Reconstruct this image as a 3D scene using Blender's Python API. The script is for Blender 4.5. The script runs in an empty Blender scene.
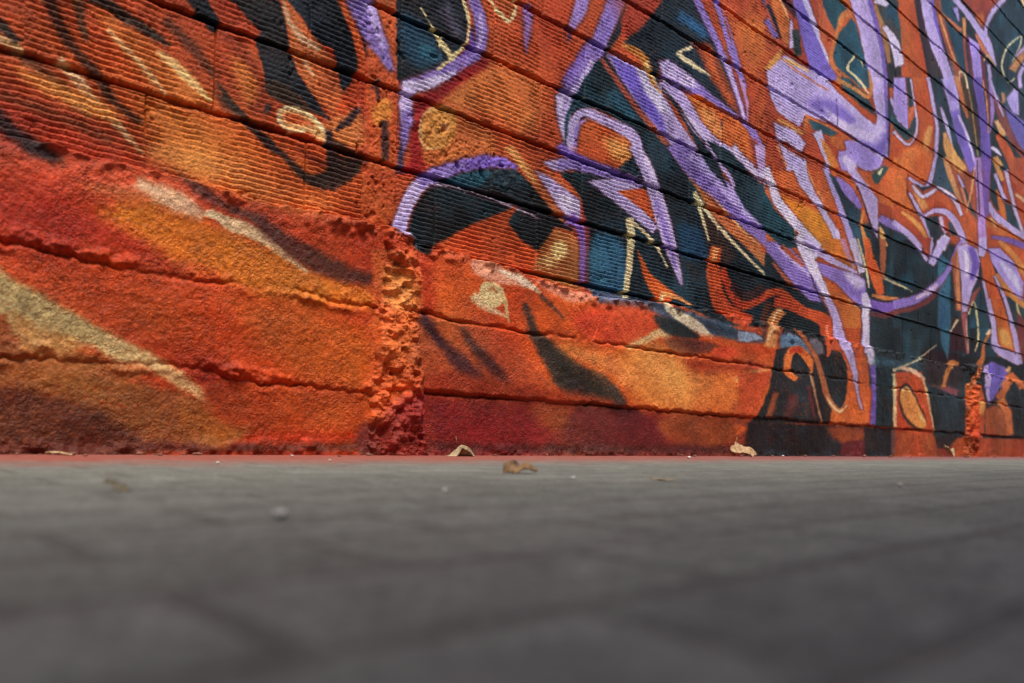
import bpy, bmesh, math, random
import numpy as np
from mathutils import Vector, Matrix

# ------------------------------------------------------------------ scene
sc = bpy.context.scene
col = sc.collection
rng = np.random.default_rng(7)
random.seed(5)
HEAD = math.radians(42.16410)            # heading of the wall from +X
Z0 = 2.43161                              # distance of the wall straight ahead of the lens
TILT = 0.0068                          # the pavement climbs gently along the wall
D = Vector((math.cos(HEAD), math.sin(HEAD), 0))
NRM = Vector((D.y, -D.x, 0))           # out of the wall, towards the lens
FW = Matrix.Translation((0, Z0, 0)) @ Matrix.Rotation(HEAD, 4, 'Z')   # wall frame: x along, -y out, z up

def ground_z(s): return TILT * (s + 0.73)

# ------------------------------------------------------------------ helpers
def tag(o, label=None, cat=None, group=None, kind=None):
    if label: o['label'] = label
    if cat: o['category'] = cat
    if group: o['group'] = group
    if kind: o['kind'] = kind
    return o

def empty(name, mat):
    o = bpy.data.objects.new(name, None); col.objects.link(o)
    o.matrix_world = mat; o.empty_display_size = .05
    return o

def link(name, me, material, parent=None):
    o = bpy.data.objects.new(name, me); col.objects.link(o)
    if material: me.materials.append(material)
    if parent: o.parent = parent
    return o

def nodes(name):
    m = bpy.data.materials.new(name); m.use_nodes = True
    nt = m.node_tree; nt.nodes.clear()
    out = nt.nodes.new('ShaderNodeOutputMaterial'); b = nt.nodes.new('ShaderNodeBsdfPrincipled')
    nt.links.new(b.outputs[0], out.inputs[0])
    def N(t, **k):
        n = nt.nodes.new(t)
        for a, v in k.items():
            if a in n.inputs.keys(): n.inputs[a].default_value = v
            else: setattr(n, a, v)
        return n
    return m, nt, b, N, nt.links.new

def lin(c):
    c = np.asarray(c, dtype=np.float32) / 255.
    return np.where(c <= .04045, c / 12.92, ((c + .055) / 1.055) ** 2.4)

# ------------------------------------------------------------------ wall sampling grid
def columns():
    s = [-2.6]
    while s[-1] < 10.5:
        x = s[-1]; z = x * math.sin(HEAD) + Z0
        d = .62 * z * z / (800 * math.cos(HEAD) * Z0)
        d = min(max(d, .0011), .0075)
        if x < -1.42: d = .006
        if x > 5.1: d = .016
        s.append(x + d)
    return np.array(s, dtype=np.float32)

def rows():
    h = [-.05]
    while h[-1] < 3.55:
        h.append(h[-1] + max(.0013, h[-1] * .0021))
    return np.array(h, dtype=np.float32)

SX = columns(); HY = rows()
NR, NC = len(HY), len(SX)

def vnoise(f, seed, fh=None, ss=None, hh=None):
    """value noise in [-1, 1] on the grid, f cells per metre"""
    fh = fh or f
    r = np.random.default_rng(seed)
    s = (SX if ss is None else ss) * f; h = (HY if hh is None else hh) * fh
    s = s - s.min(); h = h - h.min()
    i = np.floor(s).astype(int); j = np.floor(h).astype(int)
    ts = (s - i).astype(np.float32); th = (h - j).astype(np.float32)
    ts = ts * ts * (3 - 2 * ts); th = (th * th * (3 - 2 * th))[:, None]
    L = r.uniform(-1, 1, (j.max() + 2, i.max() + 2)).astype(np.float32)
    A = L[j] * (1 - th) + L[j + 1] * th
    return A[:, i] * (1 - ts) + A[:, i + 1] * ts

def fbm(f, seed, octv=4, gain=.5, fh=None):
    a, tot = 1., 0.; out = 0.
    for k in range(octv):
        out = out + a * vnoise(f * 2.03 ** k, seed + k * 17, (fh or f) * 2.03 ** k); tot += a; a *= gain
    return out / tot * 1.6

def sstep(a, b, x):
    t = np.clip((x - a) / (b - a), 0, 1); return t * t * (3 - 2 * t)

# ------------------------------------------------------------------ the mural
# every entry: colour, softness of the spray (mm), stretch, kind of outline, outline in mm along / up the wall
SHAPES = [
((178,66,32),127.6,0.96,0,[-1488,879,-453,1319,-431,577,-1482,535]),
((196,86,36),58.3,1.01,1,[-1283,849,-946,818,-463,705,-493,579,-917,611,-1246,783]),
((206,104,42),36.4,1.03,1,[-1074,767,-825,727,-610,645,-719,585,-962,611,-1071,682]),
((190,60,34),38.7,0.87,1,[-1440,698,-1243,684,-1090,623,-1245,559,-1437,589]),
((198,106,46),15.9,0.96,1,[-1185,911,-1097,892,-1024,848,-940,797,-1053,778,-1155,860]),
((86,44,26),7.1,0.91,2,[-1259,907,-1239,860,-1212,820,-1174,788,-1141,741,-1088,708,-1096,696,-1153,726,-1189,771,-1227,803,-1256,844,-1279,890]),
((96,50,30),6,0.91,2,[-1209,923,-1202,876,-1195,842,-1204,836,-1217,867,-1227,913]),
((58,36,30),6.2,0.94,2,[-1192,938,-1148,934,-1112,922,-1073,908,-1034,890,-1037,884,-1082,890,-1124,899,-1157,913,-1199,917]),
((104,52,30),7.7,0.99,2,[-1042,945,-973,906,-931,854,-940,844,-991,884,-1053,929]),
((14,20,28),4.4,1,0,[-1007,1002,-966,1018,-925,977,-944,950,-973,970]),
((224,168,116),4.7,0.95,2,[-1159,877,-1096,838,-1038,783,-1043,776,-1105,826,-1163,871]),
((232,180,116),4.9,0.98,2,[-1058,869,-1006,851,-940,797,-945,790,-1020,830,-1064,860]),
((214,160,112),4.3,0.87,2,[-1349,799,-1319,791,-1289,763,-1256,734,-1259,729,-1297,751,-1327,775,-1356,780]),
((226,172,128),4.1,0.92,2,[-1243,789,-1211,767,-1173,727,-1131,691,-1080,639,-1086,632,-1141,678,-1187,709,-1225,747,-1253,775]),
((104,52,28),6.9,0.89,2,[-1305,780,-1256,753,-1211,720,-1187,687,-1190,683,-1222,704,-1269,732,-1316,761]),
((56,38,34),4.8,0.86,2,[-1348,829,-1316,799,-1323,789,-1359,811]),
((60,34,38),12.8,0.71,2,[-1353,658,-1298,622,-1249,590,-1214,553,-1177,508,-1183,500,-1231,528,-1271,553,-1316,591,-1368,632]),
((62,38,28),3.4,1.03,2,[-926,843,-882,802,-836,768,-842,760,-893,789,-933,836]),
((54,34,30),4,1.04,2,[-926,819,-856,783,-793,742,-766,718,-770,712,-808,724,-870,765,-932,810]),
((60,36,32),6,1.09,2,[-777,732,-717,699,-672,677,-676,671,-727,685,-786,721]),
((188,60,18),17.3,0.98,0,[-1482,535,-1243,572,-962,589,-722,575,-293,590,-286,-37,-1468,-33]),
((208,76,40),19.9,0.9,1,[-1409,555,-1243,569,-1069,603,-944,568,-1074,527,-1244,529,-1408,518]),
((166,48,20),50,0.87,1,[-1407,491,-1261,506,-1150,438,-1240,397,-1405,390]),
((202,74,16),40.7,1.02,1,[-1187,421,-964,396,-540,336,-535,195,-890,197,-1127,318]),
((198,86,22),44,1.1,1,[-895,351,-539,323,-534,169,-717,194]),
((222,104,58),12.5,0.94,1,[-1204,544,-1074,559,-1012,543,-1074,532,-1162,528]),
((208,108,26),24.9,1.03,1,[-1094,533,-979,520,-840,497,-712,455,-528,428,-526,376,-722,369,-836,376,-931,402,-1018,415,-1092,455,-1170,491]),
((226,176,136),11.8,0.97,2,[-1097,580,-1011,569,-958,539,-967,517,-1031,526,-1107,560]),
((238,202,158),4,1.03,2,[-954,544,-883,535,-816,520,-828,493,-893,509,-960,530]),
((238,196,148),5.2,1.05,2,[-907,539,-871,533,-815,520,-764,490,-703,447,-707,441,-778,471,-829,493,-882,505,-916,512]),
((84,36,26),14.1,1.07,2,[-1002,613,-945,587,-900,569,-841,560,-779,537,-713,512,-648,494,-582,477,-505,467,-508,447,-593,436,-669,446,-739,466,-804,499,-854,535,-910,550,-961,564,-1010,600]),
((160,92,42),12.9,0.89,1,[-1363,267,-1305,236,-1231,214,-1124,189,-1063,173,-1161,145,-1360,154]),
((150,88,38),13.6,0.94,1,[-1360,154,-1161,160,-899,112,-827,69,-953,9,-1356,23]),
((92,44,24),16.9,0.9,1,[-1359,117,-1250,114,-1149,79,-1080,29,-1108,-14,-1355,-15]),
((216,186,122),11.2,0.92,0,[-1255,300,-1154,253,-1085,224,-1012,188,-957,153,-899,101,-945,121,-1011,150,-1064,181,-1124,189,-1172,215,-1231,224,-1283,214,-1313,235,-1330,257,-1363,267,-1365,374,-1340,341]),
((94,38,20),13,0.97,2,[-1395,13,-1119,24,-861,25,-544,34,-543,11,-861,5,-1118,3,-1395,-6]),
((176,100,34),16.8,1,1,[-989,124,-899,101,-874,45,-919,15,-987,53]),
((190,130,72),14.7,0.88,1,[-1314,263,-1275,244,-1232,239,-1195,213,-1252,192,-1304,207]),
((206,166,106),6.6,0.99,2,[-1039,192,-991,162,-925,115,-898,97,-899,94,-930,106,-999,150,-1047,178]),
((180,72,22),14.6,1.09,1,[-924,167,-577,148,-533,144,-538,66,-886,67]),
((206,88,36),5.3,1.19,0,[-524,531,-392,555,-362,425,-340,154,-334,4,-536,2,-533,144,-517,339]),
((224,136,66),19.8,1.2,1,[-484,486,-405,486,-387,421,-410,385,-481,389]),
((216,104,44),26.4,1.19,1,[-511,365,-377,369,-356,262,-445,241,-508,275]),
((114,44,38),16.9,1.17,1,[-546,79,-462,75,-459,-10,-543,-11]),
((136,34,28),22.7,1.2,1,[-472,121,-336,175,-317,-10,-498,-11]),
((222,122,54),20.7,1.04,1,[-898,901,-856,939,-825,879,-823,821,-867,819]),
((150,56,30),16.1,1.04,1,[-922,938,-900,960,-826,902,-813,817,-852,796,-835,876]),
((226,134,66),32.2,1.04,1,[-1070,650,-931,687,-747,651,-638,627,-771,598,-962,616]),
((222,128,66),20.1,1.14,1,[-645,838,-561,888,-540,816,-586,778,-643,788]),
((116,48,26),6.8,1.03,2,[-924,870,-921,805,-873,781,-788,780,-790,773,-878,769,-929,798,-930,868]),
((120,46,24),12.4,1.12,2,[-721,748,-640,736,-522,776,-519,763,-643,716,-726,736]),
((224,140,70),16,0.9,1,[-1314,740,-1227,737,-1132,707,-1170,689,-1262,708]),
((122,52,28),11.8,0.89,2,[-1344,687,-1258,684,-1148,655,-1152,644,-1263,666,-1347,677]),
((14,20,28),3.3,1.01,0,[-974,1001,-940,988,-925,965,-944,946,-973,969]),
((36,32,36),2.7,1.07,0,[-909,1037,-888,1028,-864,1008,-829,990,-847,965,-831,932,-820,897,-816,863,-803,849,-778,851,-726,873,-698,848,-643,836,-693,884,-734,929,-755,967,-763,1001,-771,1043,-787,1085]),
((64,44,36),8.4,1.08,1,[-814,877,-761,888,-707,856,-652,845,-714,842,-791,843]),
((212,112,58),4.3,1.1,0,[-788,1088,-764,1097,-734,1066,-686,1023,-632,986,-620,939,-598,920,-590,892,-618,858,-660,864,-702,895,-736,926,-754,974,-766,1030]),
((24,32,42),3.1,1.12,1,[-768,1101,-734,1066,-707,1043,-682,1021,-644,1013,-630,980,-619,940,-598,920,-574,967,-571,1013,-585,1065,-611,1100,-636,1154]),
((230,180,136),3.6,1.09,2,[-776,1093,-755,1043,-713,1020,-676,1009,-681,999,-725,1002,-764,1035,-784,1088]),
((232,170,120),3,1.1,2,[-730,982,-698,948,-681,930,-684,927,-709,938,-739,974]),
((208,84,36),3.8,1.14,2,[-622,1157,-579,1103,-554,1046,-545,1001,-560,953,-577,915,-605,862,-630,867,-605,919,-587,955,-571,995,-577,1034,-600,1088,-640,1142]),
((56,30,28),3.2,1.16,2,[-602,1162,-563,1094,-530,1029,-507,997,-499,951,-518,919,-523,920,-514,948,-520,990,-541,1021,-572,1088,-610,1156]),
((140,116,190),9,1.17,2,[-545,1196,-516,1148,-486,1091,-467,1025,-481,1014,-534,1055,-576,1102,-610,1145]),
((186,164,226),7.7,1.16,2,[-546,1188,-520,1133,-499,1065,-506,1060,-550,1112,-580,1164]),
((62,42,44),5,1.14,2,[-553,891,-582,850,-624,815,-630,820,-596,858,-568,897]),
((206,84,38),5.1,1.16,1,[-548,962,-527,989,-518,959,-531,910,-542,900]),
((228,168,106),3.6,1.09,1,[-786,815,-769,833,-727,839,-690,832,-662,811,-649,777,-678,785,-712,794,-745,780,-774,785]),
((206,92,44),3.6,1.09,1,[-768,817,-749,825,-713,824,-686,813,-726,803,-758,799]),
((240,214,158),2.4,1.09,2,[-712,790,-752,776,-782,790,-783,818,-763,838,-719,843,-679,832,-654,806,-647,781,-651,779,-662,800,-686,823,-722,835,-762,829,-775,817,-775,796,-750,785,-712,797]),
((56,40,42),6.2,1.12,2,[-639,815,-628,769,-606,713,-640,698,-651,759,-657,808]),
((70,40,34),6.3,1.14,2,[-632,793,-566,781,-516,770,-522,757,-577,758,-641,774]),
((62,40,40),5.3,1.06,2,[-815,829,-800,825,-806,806,-823,804]),
((58,40,34),6.2,1.11,1,[-768,718,-722,693,-682,694,-647,718,-643,769,-614,758,-556,760,-555,735,-591,694,-639,662,-688,663,-735,681]),
((198,90,42),5.8,1.18,0,[-550,1188,-459,1224,-436,763,-532,739]),
((224,142,58),9.1,1.18,1,[-523,899,-487,943,-463,924,-484,865,-515,862]),
((150,84,40),13,1.18,2,[-490,1227,-459,1220,-486,1178,-517,1185]),
((66,42,36),6.5,1.18,2,[-479,886,-471,835,-472,782,-492,777,-494,829,-498,880]),
((64,38,30),5.2,1.17,2,[-533,950,-510,986,-500,933,-511,928,-527,971,-518,951]),
((140,116,190),8.3,1.17,2,[-563,1193,-520,1146,-488,1090,-461,1023,-471,1015,-532,1055,-572,1104,-607,1155]),
((190,170,228),6.4,1.17,2,[-540,1189,-512,1134,-492,1067,-498,1063,-536,1119,-564,1172]),
((190,80,40),9,1.36,0,[-456,1318,535,1739,581,770,10,631,-434,577]),
((206,110,54),29.5,1.34,1,[-291,996,-150,1142,73,1162,97,1100,36,1005,-125,996]),
((150,30,28),9.6,1.24,1,[-179,1164,-224,1124,-326,1020,-391,959,-401,881,-402,800,-441,761,-417,756,-351,779,-346,869,-349,944,-257,1042,-140,1145]),
((196,98,46),9.8,1.27,1,[-299,980,-133,957,-92,909,-139,853,-292,807,-361,811,-356,908]),
((204,138,62),5.5,1.25,1,[-369,904,-349,948,-298,973,-254,965,-252,909,-294,859,-346,856]),
((222,170,104),4.1,1.24,2,[-256,969,-307,969,-353,937,-367,891,-351,851,-303,862,-303,858,-357,843,-377,888,-362,940,-308,979,-253,976]),
((226,160,110),4.2,1.25,2,[-292,932,-275,925,-283,914,-302,918]),
((26,30,38),2,1.24,0,[-460,1223,-231,1314,-218,1248,-221,1182,-251,1132,-311,1077,-394,1024,-433,996,-453,1000]),
((36,72,92),17.5,1.22,1,[-440,1178,-374,1182,-331,1143,-307,1096,-386,1055,-436,1085]),
((46,96,122),10.8,1.23,1,[-389,1122,-330,1129,-316,1100,-371,1088]),
((64,58,72),16.6,1.26,2,[-287,1267,-229,1201,-259,1175,-330,1229]),
((140,116,190),4.9,1.27,2,[-184,1330,-154,1274,-147,1206,-173,1150,-228,1105,-280,1058,-352,1009,-429,978,-437,1001,-369,1044,-306,1087,-255,1130,-206,1164,-191,1195,-196,1253,-222,1305]),
((100,76,160),5.6,1.28,2,[-202,1225,-192,1175,-239,1132,-245,1135,-213,1174,-216,1219]),
((210,196,232),4.8,1.23,2,[-431,1004,-381,1026,-325,1054,-260,1087,-257,1081,-312,1032,-372,996,-427,978]),
((190,170,222),3.6,1.3,2,[-171,1280,-161,1217,-180,1170,-187,1170,-176,1213,-181,1276]),
((196,178,228),4.7,1.21,2,[-390,993,-399,948,-401,895,-433,886,-439,939,-435,985]),
((140,116,190),6,1.2,2,[-400,935,-404,873,-421,808,-429,807,-434,866,-432,927]),
((60,48,70),5.3,1.2,2,[-424,848,-418,762,-442,757,-435,845]),
((226,206,150),2.8,1.27,2,[-240,1304,-212,1257,-212,1199,-229,1162,-272,1111,-318,1070,-321,1071,-283,1117,-239,1164,-223,1196,-223,1252,-248,1299]),
((222,204,146),2.7,1.24,2,[-379,1222,-337,1184,-298,1151,-266,1128,-280,1115,-312,1139,-344,1178,-381,1220]),
((204,104,56),3.7,1.34,0,[-139,1350,-36,1391,-37,1338,-63,1302,-98,1314]),
((236,206,150),2.9,1.34,2,[-149,1345,-93,1320,-63,1309,-46,1336,-41,1385,-31,1389,-32,1338,-63,1296,-104,1308,-156,1337]),
((150,108,170),6,1.37,2,[26,1385,32,1341,14,1235,6,1233,-3,1328,-5,1372]),
((160,130,200),4.8,1.46,2,[289,1504,264,1445,221,1383,193,1382,209,1439,226,1494]),
((110,70,110),6.3,1.44,2,[218,1385,202,1336,193,1334,189,1377]),
((40,44,54),5,1.52,2,[526,1597,460,1478,382,1357,248,1164,236,1165,354,1358,420,1476,477,1592]),
((140,116,190),4.9,1.48,2,[465,1569,391,1414,349,1329,298,1225,219,1139,162,1149,205,1231,266,1328,316,1408,381,1558]),
((126,96,180),8,1.45,1,[281,1361,272,1308,205,1213,171,1194,225,1284]),
((196,178,226),6.4,1.47,2,[328,1314,278,1230,219,1155,196,1160,248,1233,300,1315]),
((184,166,214),4,1.44,2,[218,1173,218,1091,228,971,212,965,157,1069,146,1150]),
((206,190,232),4.7,1.43,2,[178,1149,183,1087,199,1019,193,1016,165,1080,155,1141]),
((186,78,42),76.2,1.75,0,[330,1652,1626,2202,1677,1334,1125,1232,548,1464]),
((24,42,50),4.2,1.53,0,[375,1348,448,1309,544,1253,682,1182,706,1157,864,1069,626,1011,580,1087,509,1138,377,1168,278,1155,232,1117,212,1038,219,1153,286,1256,332,1321]),
((44,84,104),18.6,1.54,2,[426,1259,553,1197,514,1163,372,1208]),
((190,74,44),5.1,1.57,0,[501,1603,710,1686,560,1508,455,1435,443,1495]),
((28,42,54),4.6,1.68,0,[695,1680,861,1746,965,1652,1053,1586,1128,1502,1226,1386,1135,1384,910,1422,783,1437,663,1433,658,1378,697,1345,822,1273,988,1196,1076,1160,1027,1108,923,1169,775,1287,675,1329,623,1366,579,1405,462,1429,560,1512]),
((40,84,124),18.5,1.7,2,[790,1658,968,1649,931,1605,756,1616]),
((184,166,214),4.4,1.62,0,[525,1367,623,1366,676,1320,761,1264,923,1169,1026,1118,863,1078,706,1162,531,1249,375,1352,445,1372]),
((116,96,194),12.1,1.58,0,[387,1355,525,1360,584,1292,672,1256,720,1161,573,1227,461,1296]),
((212,204,234),10.6,1.61,0,[539,1361,595,1366,669,1318,730,1264,672,1247,584,1300]),
((164,80,62),4.4,1.59,2,[358,1338,543,1237,703,1167,861,1073,835,1056,679,1148,520,1218,343,1324]),
((216,146,66),5.2,1.59,2,[460,1423,565,1433,615,1396,636,1352,679,1323,672,1318,612,1336,578,1372,535,1401,452,1409]),
((238,206,146),3.5,1.6,2,[592,1406,619,1372,679,1324,673,1320,604,1362,579,1399]),
((150,70,44),11.5,1.76,0,[839,1563,967,1600,1037,1561,1149,1459,1217,1383,1116,1399,974,1472,904,1535]),
((206,96,50),8.6,1.76,2,[975,1583,1026,1514,1143,1430,1122,1417,987,1490,929,1558]),
((140,116,190),4.7,1.72,0,[660,1425,706,1450,845,1439,977,1415,1152,1390,1255,1364,1155,1340,1014,1353,817,1369,673,1369]),
((198,182,228),8.2,1.66,0,[663,1425,706,1448,845,1439,911,1413,816,1388,680,1389]),
((238,216,170),3.7,1.7,2,[857,1541,787,1500,866,1493,984,1485,980,1479,851,1474,754,1488,848,1549]),
((214,112,54),4.9,1.78,0,[810,1362,912,1385,1064,1378,1246,1366,1296,1319,1340,1216,1197,1236,1020,1243,916,1301]),
((228,146,80),17.2,1.74,1,[915,1329,1014,1349,1087,1281,1019,1258,950,1291]),
((184,166,214),3.8,1.73,2,[699,1385,826,1353,936,1286,1029,1257,1125,1243,1314,1220,1283,1187,1098,1210,984,1210,873,1239,770,1308,651,1336]),
((206,190,230),6.6,1.71,2,[813,1296,920,1261,995,1234,984,1223,891,1236,801,1286]),
((196,178,226),3.4,1.74,2,[929,1248,1001,1211,1072,1165,1053,1153,981,1198,915,1239]),
((30,46,54),3.9,1.78,0,[964,1229,1067,1232,1157,1224,1261,1194,1072,1147,1035,1177]),
((140,116,190),4.8,1.77,2,[877,1757,966,1686,1072,1597,1146,1522,1242,1388,1211,1374,1110,1503,1035,1575,928,1662,840,1732]),
((196,176,226),3.9,1.8,2,[1060,1590,1139,1518,1231,1394,1213,1386,1116,1506,1047,1582]),
((140,116,190),4.4,1.8,2,[1013,1790,1103,1701,1152,1628,1204,1558,1233,1516,1198,1499,1167,1539,1102,1602,1054,1674,977,1768]),
((160,70,60),2.9,1.78,2,[1034,1765,1093,1694,1119,1648,1114,1645,1081,1688,1027,1762]),
((176,134,180),4,1.83,2,[1201,1543,1248,1459,1251,1382,1241,1379,1226,1451,1171,1529]),
((140,116,190),4.1,1.86,2,[1223,1374,1313,1361,1372,1301,1414,1237,1358,1214,1314,1275,1268,1333,1204,1358]),
((156,66,46),14.3,1.87,2,[1314,1327,1388,1220,1314,1191,1259,1305]),
((208,104,48),40.3,1.86,1,[1240,1814,1415,1837,1401,1727,1291,1585,1193,1654,1134,1734]),
((100,84,160),6.2,1.91,2,[1357,1945,1429,1856,1486,1801,1471,1793,1399,1839,1321,1924]),
((40,44,56),6.2,1.92,2,[1395,1959,1452,1876,1513,1800,1494,1790,1414,1856,1361,1941]),
((206,92,42),5,1.51,0,[250,984,252,1082,292,1118,496,1109,570,997,411,958]),
((236,160,86),20.3,1.54,1,[381,1068,497,1092,527,1039,435,1015]),
((184,166,214),4.2,1.51,2,[204,957,204,1073,275,1147,388,1151,528,1145,584,1095,633,1018,577,993,534,1069,491,1106,368,1115,283,1117,253,1077,239,964]),
((140,116,190),4.8,1.46,2,[233,988,235,1063,276,1109,285,1107,253,1064,247,991]),
((30,40,48),4.9,1.48,2,[188,984,191,1082,226,1139,343,1181,527,1168,515,1150,335,1157,237,1126,207,1084,200,986]),
((206,90,44),35.5,1.33,0,[-434,577,-364,673,-1,903,358,1029,361,426,-6,535,-299,574]),
((30,32,36),5.8,1.31,0,[-403,597,-389,674,-342,740,-283,785,-194,826,-110,854,-21,872,43,845,155,777,249,732,157,729,94,643,8,665,-39,705,-21,753,-123,695,-214,634,-293,594,-350,549,-392,555]),
((40,88,106),7.1,1.28,1,[-317,761,-221,811,-119,842,-137,802,-192,768,-273,763]),
((54,44,48),14.7,1.32,1,[-201,758,-98,797,5,760,-76,753]),
((190,172,196),2.2,1.32,2,[-316,756,-210,767,-115,764,6,756,91,747,89,744,4,752,-117,760,-211,763,-317,754]),
((206,88,40),5.9,1.33,0,[-316,582,-188,668,-11,757,-42,705,9,662,79,628,75,563,-67,559,-210,556]),
((184,112,60),6.4,1.43,0,[89,642,157,729,249,724,293,683,288,540,188,553,73,567]),
((242,204,138),9.5,1.43,1,[148,672,193,693,217,661,184,631,150,637]),
((238,190,122),10.9,1.41,1,[95,616,149,641,162,611,118,596]),
((120,92,182),5.7,1.3,2,[-343,785,-255,833,-161,872,-79,892,-9,884,-13,872,-83,858,-155,839,-242,804,-325,753]),
((198,182,230),4.1,1.22,2,[-459,589,-439,654,-393,741,-317,793,-250,818,-247,812,-301,772,-356,723,-395,649,-410,587]),
((140,116,190),8.3,1.25,2,[-377,760,-299,809,-215,841,-210,828,-285,786,-357,735]),
((198,110,62),5.4,1.41,0,[-83,927,-28,941,41,898,130,842,200,778,284,747,311,686,273,736,178,758,87,817,0,880]),
((228,160,90),6,1.36,2,[-38,937,19,898,68,853,60,847,0,883,-58,920]),
((184,166,214),5.5,1.43,0,[68,886,128,883,268,842,280,787,230,764,154,808]),
((216,204,236),11.2,1.44,1,[152,839,256,835,258,807,200,794]),
((206,116,66),4.7,1.43,0,[84,901,139,896,267,858,274,843,139,880]),
((24,42,50),5,1.49,0,[172,904,264,940,386,948,517,958,562,863,389,885,314,901,303,874,280,852]),
((184,166,214),4.7,1.43,0,[99,921,148,943,227,970,299,951,194,917,138,907]),
((124,94,184),4.9,1.49,2,[180,1006,233,989,330,985,458,983,581,979,562,945,442,952,316,955,210,956,157,983]),
((134,96,176),4.9,1.46,2,[239,793,291,762,305,686,301,568,277,563,274,678,253,743,198,747]),
((116,48,58),6.6,1.48,2,[309,876,332,774,351,678,342,557,306,550,309,668,295,764,285,869]),
((28,38,46),5.5,1.65,0,[288,936,412,950,579,1105,781,1159,896,1067,1070,932,1473,811,1899,731,1906,604,1059,525,924,557,732,569,489,566,343,552,317,687,321,746,280,844]),
((52,96,128),13.5,1.52,1,[333,732,486,748,521,585,457,556,336,555]),
((34,72,98),28.2,1.7,1,[811,870,988,876,1009,783,911,757,801,756]),
((56,36,34),19.4,1.76,1,[934,961,1072,903,1183,824,1097,759,1008,812]),
((62,84,112),9.2,1.68,0,[330,558,556,579,752,553,924,547,1202,522,1433,506,1455,477,1242,455,994,479,755,498,650,521,498,521,344,513]),
((108,128,158),12.3,1.6,2,[369,546,527,555,727,540,928,524,924,514,719,522,521,533,367,532]),
((40,48,62),15,1.7,2,[545,564,758,544,1067,518,1282,498,1274,481,1054,494,748,525,535,554]),
((140,116,190),4.9,1.49,2,[161,947,267,970,419,984,594,980,577,947,404,946,260,936,159,918]),
((184,166,214),4.3,1.56,0,[307,912,437,954,579,959,545,932,472,919,596,879,677,838,652,806,550,841,415,881]),
((212,88,42),3.5,1.58,0,[459,914,586,955,650,945,684,844,589,878]),
((184,166,214),4.5,1.62,2,[559,1108,643,1032,727,924,791,798,841,652,827,647,717,771,650,893,579,1000,504,1076]),
((206,190,230),5.3,1.6,2,[574,1089,645,1028,693,947,680,941,619,1014,557,1079]),
((140,116,190),6.3,1.63,2,[674,934,744,822,802,702,790,698,716,812,657,927]),
((230,210,162),3.5,1.56,2,[543,840,552,730,526,557,494,553,514,723,503,831]),
((238,216,170),3.1,1.6,2,[522,836,599,813,674,778,709,742,746,700,740,697,699,737,657,767,587,802,510,822]),
((232,216,166),3.3,1.72,2,[909,1021,944,966,1007,850,999,847,923,957,882,1009]),
((238,216,170),3.5,1.8,2,[917,1005,1081,919,1263,842,1492,758,1481,751,1249,832,1062,906,897,992]),
((208,92,42),5.4,1.63,0,[565,737,642,665,762,621,910,583,778,593,737,542,683,572,615,634]),
((234,150,90),4.6,1.66,2,[713,609,812,605,898,586,889,580,806,594,708,590]),
((240,222,186),5.6,1.69,2,[717,594,751,552,847,538,938,515,992,485,1076,452,1069,445,963,459,899,479,813,499,724,531,705,587]),
((212,86,42),5.9,1.78,2,[1092,839,1081,757,1116,663,1190,615,1331,596,1252,533,1096,558,1020,629,990,741,1024,834]),
((240,170,104),6.8,1.75,2,[1072,832,1052,769,1016,768,1038,830]),
((204,70,38),6.3,1.88,2,[1116,766,1182,691,1261,653,1346,682,1494,748,1668,743,1928,705,1876,653,1627,694,1502,706,1376,652,1236,609,1127,666,1077,752]),
((60,34,34),9.3,1.85,2,[1189,715,1271,690,1360,728,1465,766,1487,751,1397,695,1259,648,1154,687]),
((200,116,66),7,1.81,2,[779,1132,949,1050,1109,961,1314,902,1514,819,1698,765,1680,750,1473,789,1268,867,1065,930,911,1024,756,1115]),
((140,116,190),5.1,1.84,2,[797,1194,958,1139,1116,1103,1301,1036,1499,975,1728,896,1981,824,1814,720,1597,811,1393,898,1195,953,1012,1015,864,1060,720,1131]),
((184,166,226),11.8,1.78,2,[875,1158,1050,1118,1234,1051,1376,992,1350,971,1183,1012,1004,1080,845,1129]),
((32,50,60),6.2,1.89,0,[1054,1233,1353,1157,1454,1149,1498,1095,1706,1034,1678,951,1465,954,1246,1024,1150,1089]),
((42,92,112),23.8,1.96,2,[1579,1081,1697,1010,1611,960,1466,1012]),
((190,170,222),3.9,1.77,2,[979,1216,1068,1162,1142,1130,1166,1093,1118,1061,1107,1067,1142,1090,1119,1117,1049,1149,962,1205]),
((30,40,48),5.8,1.75,0,[988,1196,1059,1146,1115,1080,992,1119,923,1169]),
((190,160,210),5.2,1.88,2,[1387,1325,1409,1193,1343,1174,1303,1298]),
((206,190,228),6.1,1.84,2,[1162,1262,1270,1218,1403,1195,1360,1158,1239,1193,1122,1232]),
((210,200,228),6.5,1.97,2,[1439,1196,1510,1129,1597,1087,1734,1040,1938,981,1834,916,1659,991,1529,1044,1435,1092,1376,1169]),
((208,82,26),14.6,1.65,0,[-330,568,-6,535,358,492,928,472,1516,493,3627,556,3677,-51,-313,-37]),
((214,74,36),27.2,1.54,1,[238,470,565,537,681,480,572,397,313,388]),
((224,130,56),42.9,1.62,1,[415,348,686,391,873,297,878,184,582,188]),
((224,112,48),55.5,1.79,1,[872,315,1438,422,1371,207,943,187]),
((190,84,40),28.8,1.3,1,[-368,370,-79,361,181,183,-328,177]),
((232,150,120),5.9,1.33,1,[-194,563,-119,569,-27,547,58,514,-5,516,-105,512,-181,529]),
((246,222,186),6,1.36,2,[-85,555,2,551,82,513,76,506,-14,526,-89,548]),
((234,140,110),8,1.44,1,[57,545,189,541,330,554,320,520,190,502]),
((238,200,150),5.8,1.32,2,[-177,476,-131,453,-87,433,-50,418,-53,414,-96,419,-150,429,-199,451]),
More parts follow.
